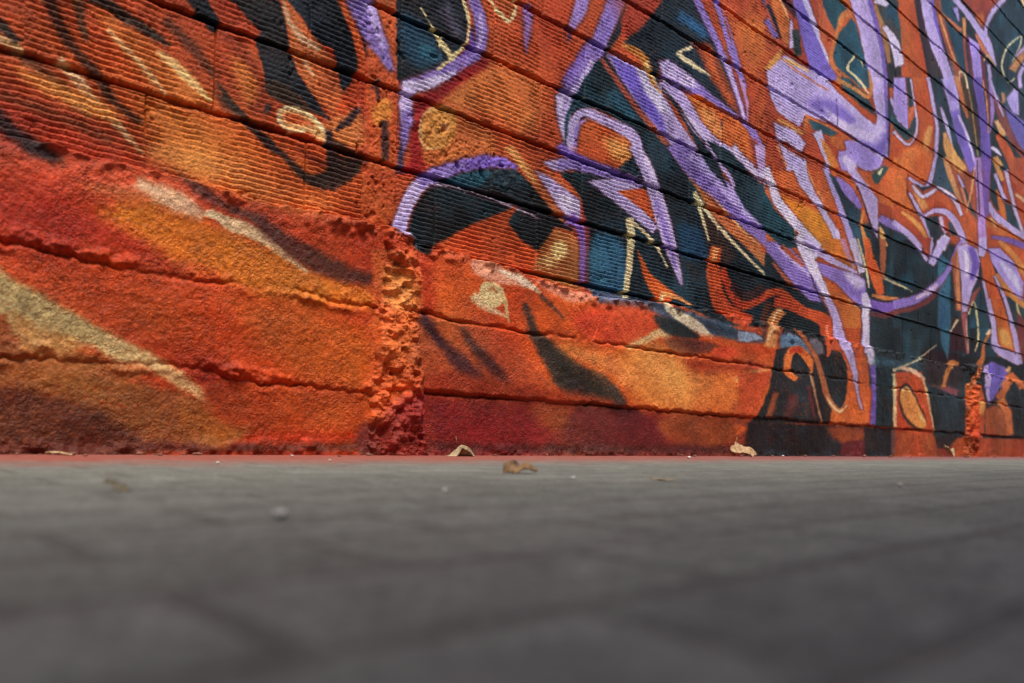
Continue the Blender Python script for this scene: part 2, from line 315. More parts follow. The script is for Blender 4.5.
((80,36,36),15.6,1.28,2,[-302,334,-226,296,-153,244,-97,194,-106,185,-186,213,-263,263,-314,324]),
((84,44,34),14.5,1.31,2,[-225,369,-138,306,-69,262,-7,199,-18,191,-101,237,-169,283,-235,362]),
((70,34,36),10.9,1.24,2,[-352,395,-312,350,-280,317,-300,302,-339,331,-385,371]),
((62,46,38),12,1.44,1,[8,461,50,444,84,387,174,349,269,302,392,279,500,201,474,174,347,168,227,178,145,252,65,346]),
((42,32,28),24.1,1.45,1,[53,383,152,347,246,292,368,252,434,197,273,196,166,269]),
((100,54,38),6.2,1.41,2,[87,508,142,476,196,441,190,436,130,465,72,495]),
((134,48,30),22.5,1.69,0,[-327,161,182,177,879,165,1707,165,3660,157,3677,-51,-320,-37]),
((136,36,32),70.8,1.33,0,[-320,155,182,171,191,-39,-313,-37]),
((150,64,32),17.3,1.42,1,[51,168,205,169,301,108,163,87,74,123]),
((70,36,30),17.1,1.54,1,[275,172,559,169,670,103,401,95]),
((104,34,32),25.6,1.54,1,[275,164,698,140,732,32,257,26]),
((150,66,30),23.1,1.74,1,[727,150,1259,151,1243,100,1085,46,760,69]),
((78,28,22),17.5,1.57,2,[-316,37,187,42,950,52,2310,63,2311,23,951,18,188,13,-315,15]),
((240,196,140),7.9,1.6,2,[501,387,591,427,679,468,752,455,733,429,686,439,607,408,509,377]),
((236,180,110),10.2,1.85,2,[1172,325,1277,358,1414,395,1426,382,1295,336,1181,312]),
((36,42,44),9.1,1.65,1,[651,512,800,504,929,462,787,447,682,471]),
((112,54,36),13.1,1.69,1,[727,440,929,453,1064,438,932,401,759,398]),
((220,76,38),11.8,1.78,1,[1030,434,1169,448,1172,408,1015,394]),
((236,150,74),80.5,1.65,1,[573,373,733,396,895,351,965,273,877,207,634,265]),
((176,62,24),23.7,1.79,1,[869,371,1209,393,1423,395,1211,353,935,332]),
((230,136,66),30,1.51,1,[174,357,364,353,576,303,524,258,317,302]),
((170,58,22),21.1,1.36,1,[-296,234,7,222,371,200,372,180,-293,174]),
((206,96,48),4.5,2.04,0,[1390,1271,2219,1486,2248,1047,1411,894]),
((34,44,50),16.7,2.51,0,[2261,1163,2507,1239,4359,1353,4372,415,2378,380]),
((30,40,46),5,1.99,0,[1403,873,1642,916,1969,715,2010,661,1863,660,1699,690,1577,723,1411,726]),
((212,104,46),4.9,2.18,0,[1939,467,2387,520,2410,172,2007,174]),
((30,30,32),5.7,2.84,0,[3155,595,4988,763,4974,102,3134,126]),
((34,42,46),8.2,2.45,0,[2545,839,3301,945,3298,571,2518,522]),
((178,72,44),4.9,1.98,0,[1353,1930,1822,2114,1842,1787,1705,1741,1507,1746,1365,1713]),
((50,54,56),5.7,2.36,0,[2388,2330,2686,2447,2720,1985,2550,1931,2459,2159]),
((186,74,44),4.5,2.04,0,[1374,1560,1415,1541,1480,1491,1664,1479,1716,1550,2028,1583,2574,1588,2580,1511,1393,1216]),
((44,56,64),6.8,2.84,0,[2841,2515,4814,3291,4874,2668,3082,2100]),
((44,54,58),7,2.88,0,[3078,2151,4868,2733,4930,2093,3226,1671]),
((160,78,54),7.6,2.78,0,[3333,1767,4000,1939,4048,1376,3571,1289]),
((36,46,52),5.7,2.55,0,[2678,1155,2919,1221,3128,1139,3408,1307,3513,1251,3504,1099,3528,801,2709,706]),
((226,134,42),13.7,2.06,0,[1510,1145,1695,1142,1918,1144,2060,1072,2115,1022,1892,981,1712,1050]),
((196,184,226),5.2,2.07,0,[1580,1315,1717,1350,1767,1272,1829,1223,1954,1152,2059,1096,2115,1022,2064,1013,1984,1081,1857,1160,1679,1223]),
((34,68,80),4.9,1.95,0,[1388,1133,1483,1069,1635,1029,1682,977,1696,946,1555,920,1398,960]),
((210,200,228),4.9,1.96,2,[1420,1242,1488,1173,1533,1127,1608,1098,1730,1051,1907,998,1853,961,1673,1012,1547,1058,1471,1094,1427,1147,1365,1217]),
((224,214,238),4.5,2.01,2,[1698,1010,1780,970,1724,941,1653,986]),
((172,158,214),4.7,2.15,2,[1933,1369,2050,1273,2148,1167,2275,1058,2195,1030,2092,1146,1996,1251,1889,1349]),
((38,54,66),4.8,2.18,0,[1955,1341,2043,1338,2151,1297,2283,1240,2305,1132,2261,1049,2160,1153,2076,1238]),
((140,116,190),5.4,2.18,2,[2047,1349,2188,1326,2299,1262,2266,1244,2112,1281,2027,1337]),
((184,166,214),4.9,2.24,0,[2056,1438,2206,1476,2251,1419,2366,1384,2474,1339,2487,1142,2438,1171,2345,1266,2256,1346,2144,1393]),
((198,106,66),4.9,2.25,0,[2209,1434,2278,1432,2409,1376,2455,1348,2366,1378,2251,1413]),
((210,200,228),5,2.27,1,[2204,1506,2355,1546,2522,1577,2489,1510,2389,1463,2276,1451]),
((40,66,66),5.7,2.31,0,[2390,1447,2548,1532,2609,1527,2487,1423,2429,1409]),
((238,216,170),3.8,2.32,2,[2461,1465,2509,1507,2522,1507,2492,1465]),
((206,104,52),5.2,2.37,0,[2487,1426,2594,1530,2814,1585,2831,1344,2494,1324]),
((168,68,44),6.5,2.37,0,[2487,1323,2831,1344,2836,1277,2491,1259]),
((140,116,190),5.9,2.37,2,[2516,1265,2634,1269,2856,1273,2820,1228,2594,1222,2483,1230]),
((220,136,72),4.3,2.25,2,[2339,1251,2311,1183,2352,1132,2424,1085,2350,1059,2307,1117,2283,1178,2311,1248]),
((232,176,110),4.5,2.32,2,[2512,1206,2560,1179,2606,1122,2548,1105,2509,1162,2493,1200]),
((140,116,190),4.4,1.98,0,[1410,922,1491,935,1621,901,1793,854,1879,796,1925,735,1800,729,1650,781,1495,855,1412,880]),
((190,172,226),7.7,1.98,2,[1495,924,1646,897,1799,844,1787,836,1619,876,1488,919]),
((178,84,66),5,1.98,2,[1554,934,1658,911,1753,878,1738,867,1627,888,1534,918]),
((180,96,70),5.5,1.96,2,[1483,848,1606,799,1699,760,1692,754,1583,784,1468,838]),
((212,120,46),5.4,2.15,0,[1853,1017,2100,1064,2240,961,2269,932,2068,947]),
((184,166,214),4.7,2.11,2,[1756,1015,1925,974,2081,952,2274,934,2265,924,2056,925,1885,941,1719,987]),
((140,116,190),4.8,2.17,0,[1848,909,1932,915,2070,914,2256,920,2362,906,2367,837,2371,774,2322,761,2183,801,2049,842,1911,862]),
((208,194,230),14.8,2.21,1,[2123,905,2257,914,2348,897,2336,864,2247,851]),
((210,200,228),4.6,2.08,2,[1703,996,1832,927,1909,855,2010,769,2084,699,2117,641,2060,627,2022,681,1948,746,1844,829,1748,890,1650,971]),
((196,140,170),4.8,2.18,2,[2124,1073,2192,1000,2250,953,2231,945,2149,984,2076,1056]),
((210,200,228),4.9,2.22,2,[2240,1096,2303,1021,2363,949,2292,927,2226,997,2169,1073]),
((238,216,170),3.1,2.25,2,[2269,1098,2345,1005,2396,931,2406,875,2394,872,2374,926,2324,999,2253,1093]),
((222,96,44),5.7,2.28,2,[2387,1122,2454,1041,2540,968,2584,873,2498,851,2412,931,2355,1013,2324,1104]),
((172,100,62),5.2,2.33,2,[2581,1157,2593,1054,2585,947,2546,941,2524,1041,2506,1142]),
((190,168,140),4,2.37,2,[2587,960,2703,950,2798,943,2791,936,2692,939,2573,946]),
((206,108,50),5.4,2.16,0,[1930,844,2051,815,2184,786,2323,749,2336,662,2088,634,2045,713]),
((126,94,180),5.8,2.32,2,[2407,821,2558,822,2763,855,2777,800,2548,762,2375,765]),
((214,128,72),5.2,2.34,2,[2448,850,2583,860,2768,877,2766,861,2577,836,2442,837]),
((110,56,56),6.5,2.33,2,[2439,756,2583,772,2765,810,2780,785,2588,742,2435,740]),
((214,202,234),4.4,2.25,2,[2379,848,2427,788,2401,727,2423,675,2362,663,2328,719,2356,778,2325,834]),
((216,90,46),5,2,2,[1419,715,1554,745,1676,713,1786,691,1930,688,2035,672,1987,625,1893,641,1752,651,1633,678,1535,711,1425,692]),
((32,32,34),5.1,2.04,0,[1436,303,1488,468,1529,482,1545,566,1667,632,1814,644,1912,598,1910,538,1973,521,2075,513,2143,458,2161,387,2153,313,2117,251,2079,237,2014,270,1995,174,1316,150,1390,237]),
((216,86,44),5.1,2.04,2,[1501,702,1645,707,1784,690,1940,682,2032,634,2008,559,1954,483,1935,483,1934,552,1938,603,1878,630,1749,644,1617,659,1484,658]),
((240,140,100),5.3,2.1,2,[1983,637,2002,579,1974,574,1959,631]),
((228,148,84),6.3,1.79,2,[1599,641,1551,608,1502,535,1490,477,1394,476,1411,532,1464,615,1537,664]),
((244,204,150),3.2,1.92,2,[1572,651,1523,632,1491,587,1416,502,1404,503,1473,588,1508,637,1564,658]),
((96,50,36),8.3,1.75,2,[1482,671,1426,566,1390,499,1361,498,1374,564,1422,668]),
((26,34,36),6.8,2.01,0,[1536,554,1636,600,1678,630,1814,639,1906,597,1873,551,1779,553,1686,565]),
((98,126,152),5.5,1.99,0,[1521,533,1600,558,1677,547,1764,511,1795,475,1691,504,1524,483]),
((44,66,84),5.5,1.98,2,[1615,532,1645,520,1625,505,1588,513]),
((136,154,176),5.1,1.84,0,[1184,516,1315,521,1375,504,1260,479,1186,476]),
((110,104,112),8,2.06,1,[1779,547,1874,546,1907,497,1830,489]),
((228,116,52),3.9,2,2,[1653,347,1567,370,1550,433,1607,493,1721,503,1804,460,1811,400,1793,397,1743,440,1685,469,1645,469,1617,433,1621,388,1679,367]),
((216,66,34),5.5,1.99,2,[1600,481,1682,506,1723,483,1707,474,1678,478,1609,466]),
((206,146,104),3.4,2.06,2,[1791,404,1817,366,1852,299,1890,232,1933,172,1919,170,1872,229,1831,296,1792,361,1773,400]),
((196,110,66),4.7,2.1,2,[1678,586,1771,529,1864,468,1921,397,1974,316,2035,273,2091,251,2159,276,2179,286,2188,284,2178,268,2093,224,1993,254,1924,304,1870,386,1822,455,1744,516,1646,575]),
((240,200,150),3.6,2.14,2,[1955,300,2023,265,2092,241,2168,271,2175,268,2093,227,2005,256,1945,296]),
((184,166,214),4.8,2.17,2,[1996,770,2092,697,2163,590,2217,515,2254,446,2275,359,2329,256,2310,253,2240,354,2196,436,2144,494,2060,565,2021,676,1931,745]),
((184,166,214),4.4,2.25,2,[2378,784,2402,686,2385,543,2329,536,2345,677,2328,776]),
((210,200,228),6.3,2.26,2,[2400,838,2421,690,2442,565,2480,480,2401,466,2358,551,2349,678,2322,825]),
((112,86,172),6.3,2.29,2,[2480,490,2502,376,2497,196,2498,184,2428,181,2427,194,2427,371,2399,481]),
((164,84,46),8.5,1.91,2,[1508,285,1463,180,1414,186,1468,289]),
((112,44,44),8,2.04,2,[1782,335,1828,276,1865,197,1830,192,1787,269,1756,330]),
((96,48,44),16.5,1.97,2,[1681,283,1632,182,1568,186,1595,287]),
((206,84,38),5.2,1.85,0,[1193,350,1458,371,1379,249,1320,170,1203,168]),
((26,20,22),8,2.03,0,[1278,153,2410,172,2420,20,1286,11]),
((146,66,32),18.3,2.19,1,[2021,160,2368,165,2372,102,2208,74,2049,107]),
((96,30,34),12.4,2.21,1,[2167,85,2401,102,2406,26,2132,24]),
((208,88,36),10.2,1.83,2,[1204,145,1279,135,1280,114,1206,100]),
((26,38,42),4.7,2.33,0,[2464,530,2665,548,2691,177,2488,174]),
((202,76,36),5.9,2.5,0,[2690,470,3042,498,3137,385,3265,160,3276,24,2750,20]),
((166,72,34),7.6,2.5,0,[2741,158,3289,152,3345,25,2750,20]),
((70,34,28),5.8,2.46,1,[2746,361,2801,414,2902,412,3034,319,3149,222,3066,176,2897,196,2781,273]),
((222,146,72),5,2.47,1,[2769,362,2832,395,2914,380,3035,294,3138,217,3086,185,2937,206,2821,267]),
((240,204,140),4.1,2.44,2,[2784,376,2851,406,2920,382,2909,377,2852,391,2804,369]),
((232,190,130),4.2,2.52,2,[3021,269,3128,225,3104,216,3011,266]),
((232,200,150),4,2.38,2,[2688,463,2719,360,2737,178,2695,177,2677,357,2654,459]),
((110,84,80),8.1,2.38,2,[2738,174,2743,36,2697,36,2695,173]),
((226,180,130),4.3,2.55,2,[3068,476,3139,404,3203,294,3279,161,3261,159,3173,291,3110,399,3040,471]),
((236,190,160),6.7,2.49,2,[2926,503,3055,481,3032,465,2906,489]),
((140,80,84),10.6,2.63,2,[3151,461,3353,456,3621,432,3586,395,3319,418,3134,439]),
((212,136,74),4.4,2.64,2,[3425,516,3359,431,3314,434,3376,519]),
((206,84,40),7.7,2.84,0,[3726,477,3995,486,4089,384,4093,168,4148,31,3737,28,3745,253]),
((226,156,80),11.6,2.88,1,[3948,386,4074,383,4053,304,3968,320]),
((112,94,178),6,2.96,0,[4091,571,4500,604,4303,456,4176,374,4078,442]),
((184,166,214),6.9,2.92,2,[4176,579,4146,448,4187,380,4165,377,4089,442,4078,570]),
((160,74,38),9.1,3.01,0,[4091,355,4416,391,4642,361,4626,181,4107,168]),
((62,34,28),7,2.98,2,[4108,357,4267,399,4465,359,4436,345,4260,377,4133,345]),
((200,102,50),8.4,3.12,2,[4274,430,4660,612,4974,547,4892,507,4658,556,4431,406]),
((210,110,54),10.3,3.07,2,[4464,439,4625,336,4690,197,4529,186,4473,315,4302,402]),
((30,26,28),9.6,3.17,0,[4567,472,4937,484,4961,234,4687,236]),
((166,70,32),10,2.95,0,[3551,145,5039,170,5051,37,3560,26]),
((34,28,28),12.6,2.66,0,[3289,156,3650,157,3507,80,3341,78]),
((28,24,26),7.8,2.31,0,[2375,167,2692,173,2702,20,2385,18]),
((56,84,100),15.6,2.36,2,[2445,524,2609,530,2828,525,2823,506,2599,490,2437,486]),
((140,116,190),6.3,2.29,2,[2475,438,2475,425,2418,421,2417,433]),
((46,30,32),17.5,2.63,0,[3086,624,3705,669,3659,461,3116,425]),
((60,104,132),6.6,2.65,0,[3288,1228,3477,1187,3499,965,3506,695,3483,610,3378,689,3301,938]),
((60,30,34),10.6,2.73,0,[3524,855,3729,896,3790,677,3519,666]),
((206,186,154),5.2,2.07,2,[3307,674,3094,586,2840,512,2665,469,2652,482,2826,522,3082,592,3298,678]),
((232,180,150),6.9,2.47,2,[2773,508,2930,508,3102,466,3089,456,2907,485,2764,488]),
((206,128,68),5.9,2.68,2,[3343,437,3386,531,3526,607,3663,607,3648,583,3571,579,3453,527,3393,436]),
((154,78,84),6.2,2.77,2,[3769,1012,3795,890,3834,674,3791,668,3701,876,3672,996]),
((214,160,140),3.9,2.79,2,[3782,887,3834,681,3812,679,3765,885]),
((36,32,34),6.3,2.83,0,[3835,933,3959,925,3993,793,3922,689,3856,683]),
((38,62,74),7.3,2.9,0,[3939,1034,4170,1067,4281,924,4081,721,4005,794]),
((226,206,150),3.9,2.84,2,[3821,917,3884,1013,3974,936,4012,794,3946,699,3933,699,3980,792,3943,930,3885,1001,3843,917]),
((214,196,156),3.8,2.7,2,[3501,776,3611,867,3650,863,3519,774]),
((198,110,60),5.6,2.87,2,[3727,458,3946,613,4046,680,4078,763,4173,848,4230,845,4124,763,4123,680,4050,603,3785,451]),
((238,200,160),4.9,2.94,2,[4120,832,4191,868,4277,881,4294,867,4235,847,4142,824]),
((206,112,54),4.8,1.95,0,[1388,1938,1483,1975,1551,1909,1571,1840,1531,1785,1482,1824]),
((240,180,120),3.2,1.95,2,[1468,1971,1524,1938,1556,1895,1548,1891,1511,1931,1458,1964]),
((26,32,46),4.2,1.92,2,[1386,1914,1442,1871,1489,1812,1476,1804,1414,1855,1363,1899]),
((120,100,170),4.7,1.91,2,[1386,1853,1465,1808,1439,1791,1350,1828]),
((206,186,226),4.3,1.97,2,[1567,1915,1602,1807,1560,1791,1556,1911]),
((80,40,40),6.4,1.97,2,[1534,2006,1636,1960,1592,1928,1475,1962]),
((46,58,56),5.4,1.99,2,[1628,1895,1670,1799,1599,1770,1575,1872]),
((124,106,194),4.5,2.05,0,[1572,2010,1708,2064,1771,1986,1846,1921,1923,1855,2014,1802,1904,1758,1761,1757,1688,1837,1612,1938]),
((204,194,232),4.5,2.06,2,[1695,2063,1815,1966,1931,1853,1915,1845,1777,1944,1655,2039]),
((204,100,60),5.1,2.1,0,[1782,2093,1836,2085,1969,2012,1984,1982,1922,1872,1833,1928]),
((40,82,94),5.2,2.13,0,[1828,2111,1990,2174,2108,2160,2010,2069,1976,2009,1886,2052]),
((38,66,78),5.4,2.2,0,[2123,2135,2177,2131,2236,2060,2326,1973,2376,1876,2197,1819,1992,1849,1951,1894,2001,2012]),
((210,126,68),4.7,2.14,2,[2138,2143,2057,2109,1992,2001,1950,1876,2029,1850,1982,1821,1914,1863,1961,1994,2009,2106,2092,2170]),
((176,96,62),4.7,2.18,2,[2006,1853,2133,1852,2241,1842,2207,1813,2098,1820,1979,1827]),
((184,166,214),4.9,2.28,0,[2098,2216,2332,2308,2388,2229,2453,2138,2522,2013,2543,1929,2376,1876,2298,1976,2219,2104]),
((116,92,176),6.2,2.3,2,[2324,2308,2408,2240,2494,2128,2552,1965,2514,1951,2445,2107,2354,2213,2285,2287]),
((176,122,76),5,2.33,2,[2394,2303,2517,2216,2586,2075,2542,2057,2455,2186,2359,2285]),
((210,200,228),5.1,2.37,2,[2510,2241,2656,2218,2756,2124,2636,2070,2563,2169,2473,2217]),
((40,76,90),5.8,2.37,0,[2491,2345,2565,2387,2694,2344,2699,2278,2510,2288]),
((210,200,228),5,2.32,2,[2411,2359,2531,2363,2511,2338,2366,2302]),
((36,56,62),5.5,2.22,0,[2001,1807,2115,1844,2308,1825,2404,1779,2442,1752,2284,1753,2121,1761]),
((190,174,224),4.7,2.14,0,[1380,1636,1518,1747,1704,1755,1904,1769,2018,1741,2204,1719,2387,1704,2434,1710,2445,1753,2393,1827,2351,1921,2539,1982,2568,1783,2575,1581,2500,1565,2213,1577,2016,1576,1716,1548,1664,1478,1598,1481,1480,1490,1415,1541]),
((130,110,190),17.4,2.12,1,[1725,1598,1826,1655,2008,1690,2194,1667,2142,1628,2000,1617,1854,1591]),
((124,104,188),18.9,2.3,1,[2240,1581,2437,1610,2536,1695,2572,1614,2500,1568]),
((122,96,180),5.7,2.34,2,[2532,1974,2571,1784,2580,1655,2559,1649,2535,1773,2502,1964]),
((206,190,230),14.5,2.21,2,[1892,1628,2120,1622,2378,1651,2475,1711,2505,1705,2377,1613,2089,1587,1885,1621]),
((220,150,80),4.2,1.92,2,[1366,1641,1429,1705,1485,1759,1507,1758,1465,1703,1393,1637]),
((238,190,120),4.3,1.99,2,[1523,1735,1622,1749,1742,1751,1736,1743,1609,1730,1515,1722]),
((192,178,224),4.9,1.97,0,[1447,1436,1621,1450,1718,1421,1688,1362,1560,1386,1482,1363]),
((190,176,222),4.9,1.98,0,[1503,1357,1616,1349,1740,1345,1731,1300,1567,1260]),
((222,150,86),4.3,1.97,2,[1482,1465,1586,1470,1705,1462,1693,1449,1568,1449,1471,1451]),
((228,150,110),3.7,1.94,2,[1487,1350,1574,1280,1559,1272,1469,1340]),
((206,110,54),5,2.02,2,[1748,1547,1721,1466,1699,1462,1708,1538]),
((40,66,74),5.1,2.08,0,[1740,1530,1868,1555,2017,1550,1957,1504,1920,1511,1789,1497]),
((192,184,222),5.2,2.08,2,[1855,1518,1903,1465,1988,1380,1943,1360,1846,1439,1781,1482]),
((212,124,56),4.6,2.1,2,[1866,1480,1951,1456,2043,1397,1976,1365,1897,1428,1856,1474]),
((204,104,50),5.9,2.14,0,[1932,1509,2107,1563,2111,1503,2035,1471,1958,1486]),
((164,142,214),5.5,2.22,0,[2096,1530,2200,1573,2501,1553,2520,1541,2489,1507,2389,1461,2277,1446,2208,1453,2157,1406,2079,1387,2032,1423,2029,1464,2112,1492]),
((206,192,230),12,2.18,2,[2116,1474,2230,1451,2162,1405,2060,1436]),
((44,58,62),5.8,2.37,0,[2555,1870,2648,1872,2734,1777,2562,1761]),
((184,166,214),4.5,2.38,2,[2597,1899,2673,1871,2736,1807,2697,1791,2625,1848,2570,1885]),
((188,86,40),6,2.47,0,[2642,2437,2850,2518,2919,2393,2998,2269,3077,2169,3110,2094,2861,2016,2804,2107,2713,2230,2648,2359]),
((54,42,46),8.2,2.55,0,[2841,2515,2950,2558,3039,2438,3195,2315,3311,2172,3100,2105,3016,2268,2937,2386]),
((184,166,214),6.3,2.61,2,[3069,2610,3150,2522,3247,2416,3392,2343,3516,2248,3338,2171,3230,2266,3097,2343,2994,2449,2935,2546]),
((104,84,170),7,2.61,2,[3115,2618,3208,2503,3318,2396,3289,2383,3155,2478,3064,2593]),
((152,78,54),5.7,2.67,2,[3205,2654,3258,2582,3377,2495,3541,2388,3655,2288,3538,2238,3429,2337,3276,2447,3170,2539,3117,2613]),
((212,146,92),4.3,2.66,2,[3216,2570,3330,2489,3480,2384,3465,2377,3301,2475,3192,2558]),
((40,74,90),5.8,2.7,0,[3224,2666,3423,2744,3463,2632,3570,2581,3619,2369,3503,2391,3361,2520,3249,2588]),
((152,66,46),6.9,2.88,0,[3512,2779,4264,3075,4014,2863,3942,2740,3839,2742,3703,2777]),
((206,112,56),12.3,2.88,2,[3896,2834,3948,2779,3865,2738,3773,2772]),
((200,120,80),6.5,2.69,2,[3258,2588,3575,2609,3522,2568,3241,2574]),
((214,146,84),5.2,2.77,2,[3613,2697,3625,2578,3580,2562,3552,2673]),
((150,80,70),5.2,2.77,2,[3612,2582,3641,2485,3692,2387,3651,2371,3600,2469,3571,2566]),
((166,144,216),6.1,2.84,0,[3643,2596,3861,2616,3919,2477,3952,2360,3787,2307,3709,2453]),
((104,44,54),5.3,2.8,2,[3664,2601,3730,2477,3781,2369,3739,2354,3684,2459,3623,2584]),
((104,44,54),5.4,2.89,2,[3896,2629,3961,2524,3991,2389,3933,2369,3903,2502,3848,2610]),
((190,112,76),6.2,2.9,2,[3839,2694,3988,2655,4137,2622,4080,2588,3893,2601,3762,2652]),
((36,52,62),7.3,3.05,0,[4314,3094,4814,3291,4869,2720,4389,2548,4160,2573,4105,2644,4015,2718,4018,2816,4151,2948]),
((184,166,214),6.1,2.86,2,[3442,2754,3653,2751,3864,2731,4042,2715,4120,2655,4181,2598,4159,2588,4043,2618,3924,2650,3777,2676,3590,2708,3386,2712]),
((160,146,210),5.8,2.72,2,[3475,2708,3513,2637,3494,2628,3400,2672]),
((184,166,214),5.5,2.96,2,[4324,3079,4117,2918,4021,2814,3995,2752,4039,2705,3995,2685,3936,2730,3960,2798,4046,2908,4256,3073]),
((220,206,160),4.1,3.11,2,[4563,2633,4395,2552,4267,2625,4329,2750,4478,2864,4665,2966,4642,2881,4501,2728,4482,2725,4611,2873,4639,2946,4506,2864,4361,2756,4301,2638,4422,2571,4544,2638]),
((206,136,86),7.6,3.17,2,[4430,2660,4720,2916,4863,2937,4564,2677]),
((180,160,210),6.8,3.19,2,[4544,2782,4759,2942,4820,2945,4563,2783]),
((184,166,214),5.5,2.94,2,[4056,2564,4151,2441,4073,2412,4002,2543]),
((226,180,130),4.7,2.93,2,[3934,2548,4009,2610,4166,2594,4151,2585,3993,2591,3961,2552]),
((184,166,214),6.8,3.2,2,[4850,2830,4697,2705,4721,2620,4640,2593,4618,2686,4753,2816]),
((226,190,140),5.9,3.2,2,[4683,3234,4719,3193,4683,3176,4617,3201]),
((188,84,42),5.5,2.51,0,[2856,2086,3069,2155,3122,2058,3188,1964,3202,1860,3228,1765,3235,1673,2651,1528,2639,1710,2817,1705,2914,1766,2947,1893,2915,1974]),
((206,110,52),20.4,2.49,1,[2770,1666,3000,1769,3183,1746,3010,1638,2776,1580]),
((170,148,216),5.3,2.42,0,[2618,2008,2767,2056,2801,1919,2828,1783,2761,1792,2630,1834]),
((38,60,66),5.3,2.46,0,[2775,2059,2840,2080,2903,1949,2819,1907]),
((40,56,62),5.3,2.44,0,[2827,1790,2904,1901,2945,1858,2899,1773,2799,1724,2636,1749,2632,1801]),
((196,180,216),4,2.46,2,[2848,2077,2913,1953,2958,1869,2928,1774,2812,1702,2627,1722,2647,1738,2821,1719,2898,1772,2931,1861,2887,1944,2825,2068]),
((200,110,80),4.7,2.47,2,[2920,1943,2834,1858,2811,1856,2881,1940]),
((36,50,58),5.8,2.65,0,[3087,2161,3278,2223,3382,2132,3491,2030,3603,1917,3667,1780,3527,1836,3358,1940,3254,2041,3237,1891,3253,1678,3226,1671,3179,2033]),
((184,166,214),4.9,2.58,2,[3090,2164,3184,2036,3254,1911,3234,1687,3186,1676,3199,1895,3138,2019,3049,2147]),
((190,176,220),5.1,2.66,2,[3283,2055,3381,1986,3482,1855,3467,1850,3330,1966,3254,2043]),
((214,152,88),6.6,2.7,2,[3352,1926,3520,1856,3714,1808,3601,1748,3375,1790,3309,1909]),
((224,150,84),8.3,2.55,2,[3157,1901,3131,1809,3108,1756,3073,1746,3026,1786,3094,1890]),
((196,112,62),6.7,2.75,2,[3521,2308,3654,2237,3745,2130,3685,2106,3546,2191,3440,2270]),
((176,158,220),6.5,2.69,2,[3432,2284,3528,2200,3577,2098,3440,2047,3354,2129,3258,2207]),
((124,104,186),6.8,2.77,2,[3553,2123,3680,2017,3818,1923,3910,1851,3746,1790,3651,1858,3517,1953,3419,2069]),
((202,188,228),6,2.78,2,[3561,2090,3700,2023,3836,1878,3810,1870,3660,2007,3535,2078]),
((78,54,36),6.8,2.81,2,[3657,2352,3817,2192,3924,2006,3837,1977,3692,2145,3546,2306]),
((156,134,84),3.8,2.83,2,[3653,2346,3786,2178,3872,1982,3928,1861,3901,1854,3846,1974,3765,2171,3632,2338]),
((110,88,172),7,2.89,2,[3895,2428,4010,2248,4091,2108,4134,1898,3972,1854,3910,2053,3851,2193,3753,2374]),
((110,54,56),6.3,2.92,2,[3990,2457,4085,2268,4090,2203,4053,2192,4025,2248,3923,2432]),
((150,116,182),5.6,2.95,2,[4089,2489,4160,2289,4108,2134,4071,2125,4090,2268,4029,2468]),
((130,66,60),10,3.1,2,[4232,2425,4442,2316,4704,2227,4912,2171,4820,2128,4568,2164,4283,2247,4119,2377]),
((36,58,64),6.5,3.02,0,[4083,2486,4411,2593,4373,2437,4275,2390,4173,2425]),
((184,166,214),4.8,2.99,2,[4077,2486,4224,2394,4360,2317,4332,2305,4179,2374,4042,2470]),
((212,150,96),6.5,3.04,2,[4357,2475,4368,2411,4308,2391,4283,2450]),
((176,160,220),6.7,3.13,0,[4388,2442,4547,2561,4634,2561,4665,2413,4536,2392]),
((108,98,166),8.5,3.16,0,[4365,2384,4617,2394,4899,2410,4921,2181,4633,2220,4465,2294]),
((234,178,120),6.5,3.02,2,[4233,2258,4425,2212,4316,2162,4170,2229]),
((200,94,48),7.5,3.07,2,[4288,2184,4509,2140,4698,2046,4553,1989,4351,2072,4204,2145]),
((210,200,228),5.7,2.99,2,[4132,2054,4253,2069,4340,2051,4323,2041,4208,2036,4110,2034]),
((232,170,100),7.3,3,2,[4253,2024,4380,1994,4249,1938,4168,1988]),
((208,106,50),6.1,2.48,0,[2647,1596,3205,1741,3156,1607,3086,1572,2844,1562,2650,1551]),
((206,104,52),6,2.43,0,[2650,1544,2837,1537,2836,1441,3040,1353,2665,1335]),
((52,72,86),5.8,2.63,0,[3216,1744,3336,1775,3439,1675,3537,1577,3271,1580,3167,1581]),
((206,144,92),5.9,2.7,2,[3372,1788,3520,1685,3668,1564,3618,1546,3439,1654,3312,1765]),
((188,84,46),5.8,2.64,2,[2902,1523,3026,1491,3087,1491,3248,1569,3516,1597,3738,1548,3923,1483,4020,1382,3807,1321,3709,1404,3539,1453,3382,1504,3262,1503,3101,1437,2950,1446,2860,1503]),
((222,150,86),8.2,2.5,2,[2912,1517,3051,1485,3128,1437,3032,1399,2960,1445,2884,1503]),
((184,166,214),4.8,2.53,2,[2846,1545,3024,1546,3100,1570,3189,1739,3232,1746,3152,1572,3011,1523,2828,1528]),
((48,52,66),4.8,2.52,0,[2914,1528,3018,1528,3177,1572,3046,1506]),
((206,192,226),5,2.6,2,[2910,1517,3046,1494,3186,1553,3287,1592,3533,1585,3660,1509,3615,1492,3482,1557,3272,1572,3210,1539,3032,1468,2886,1503]),
((88,42,40),4.1,2.47,2,[2831,1529,2865,1442,3041,1363,3020,1354,2841,1433,2812,1523]),
((184,166,214),4.9,2.53,2,[2871,1465,3073,1372,3221,1271,3204,1221,3168,1215,3162,1253,3023,1352,2848,1455]),
((176,72,42),6.1,2.48,0,[2664,1355,3032,1345,3154,1270,3132,1208,2991,1183,2670,1270]),
((224,154,82),5.5,2.49,2,[2787,1347,3007,1328,3175,1249,3139,1233,2956,1299,2767,1332]),
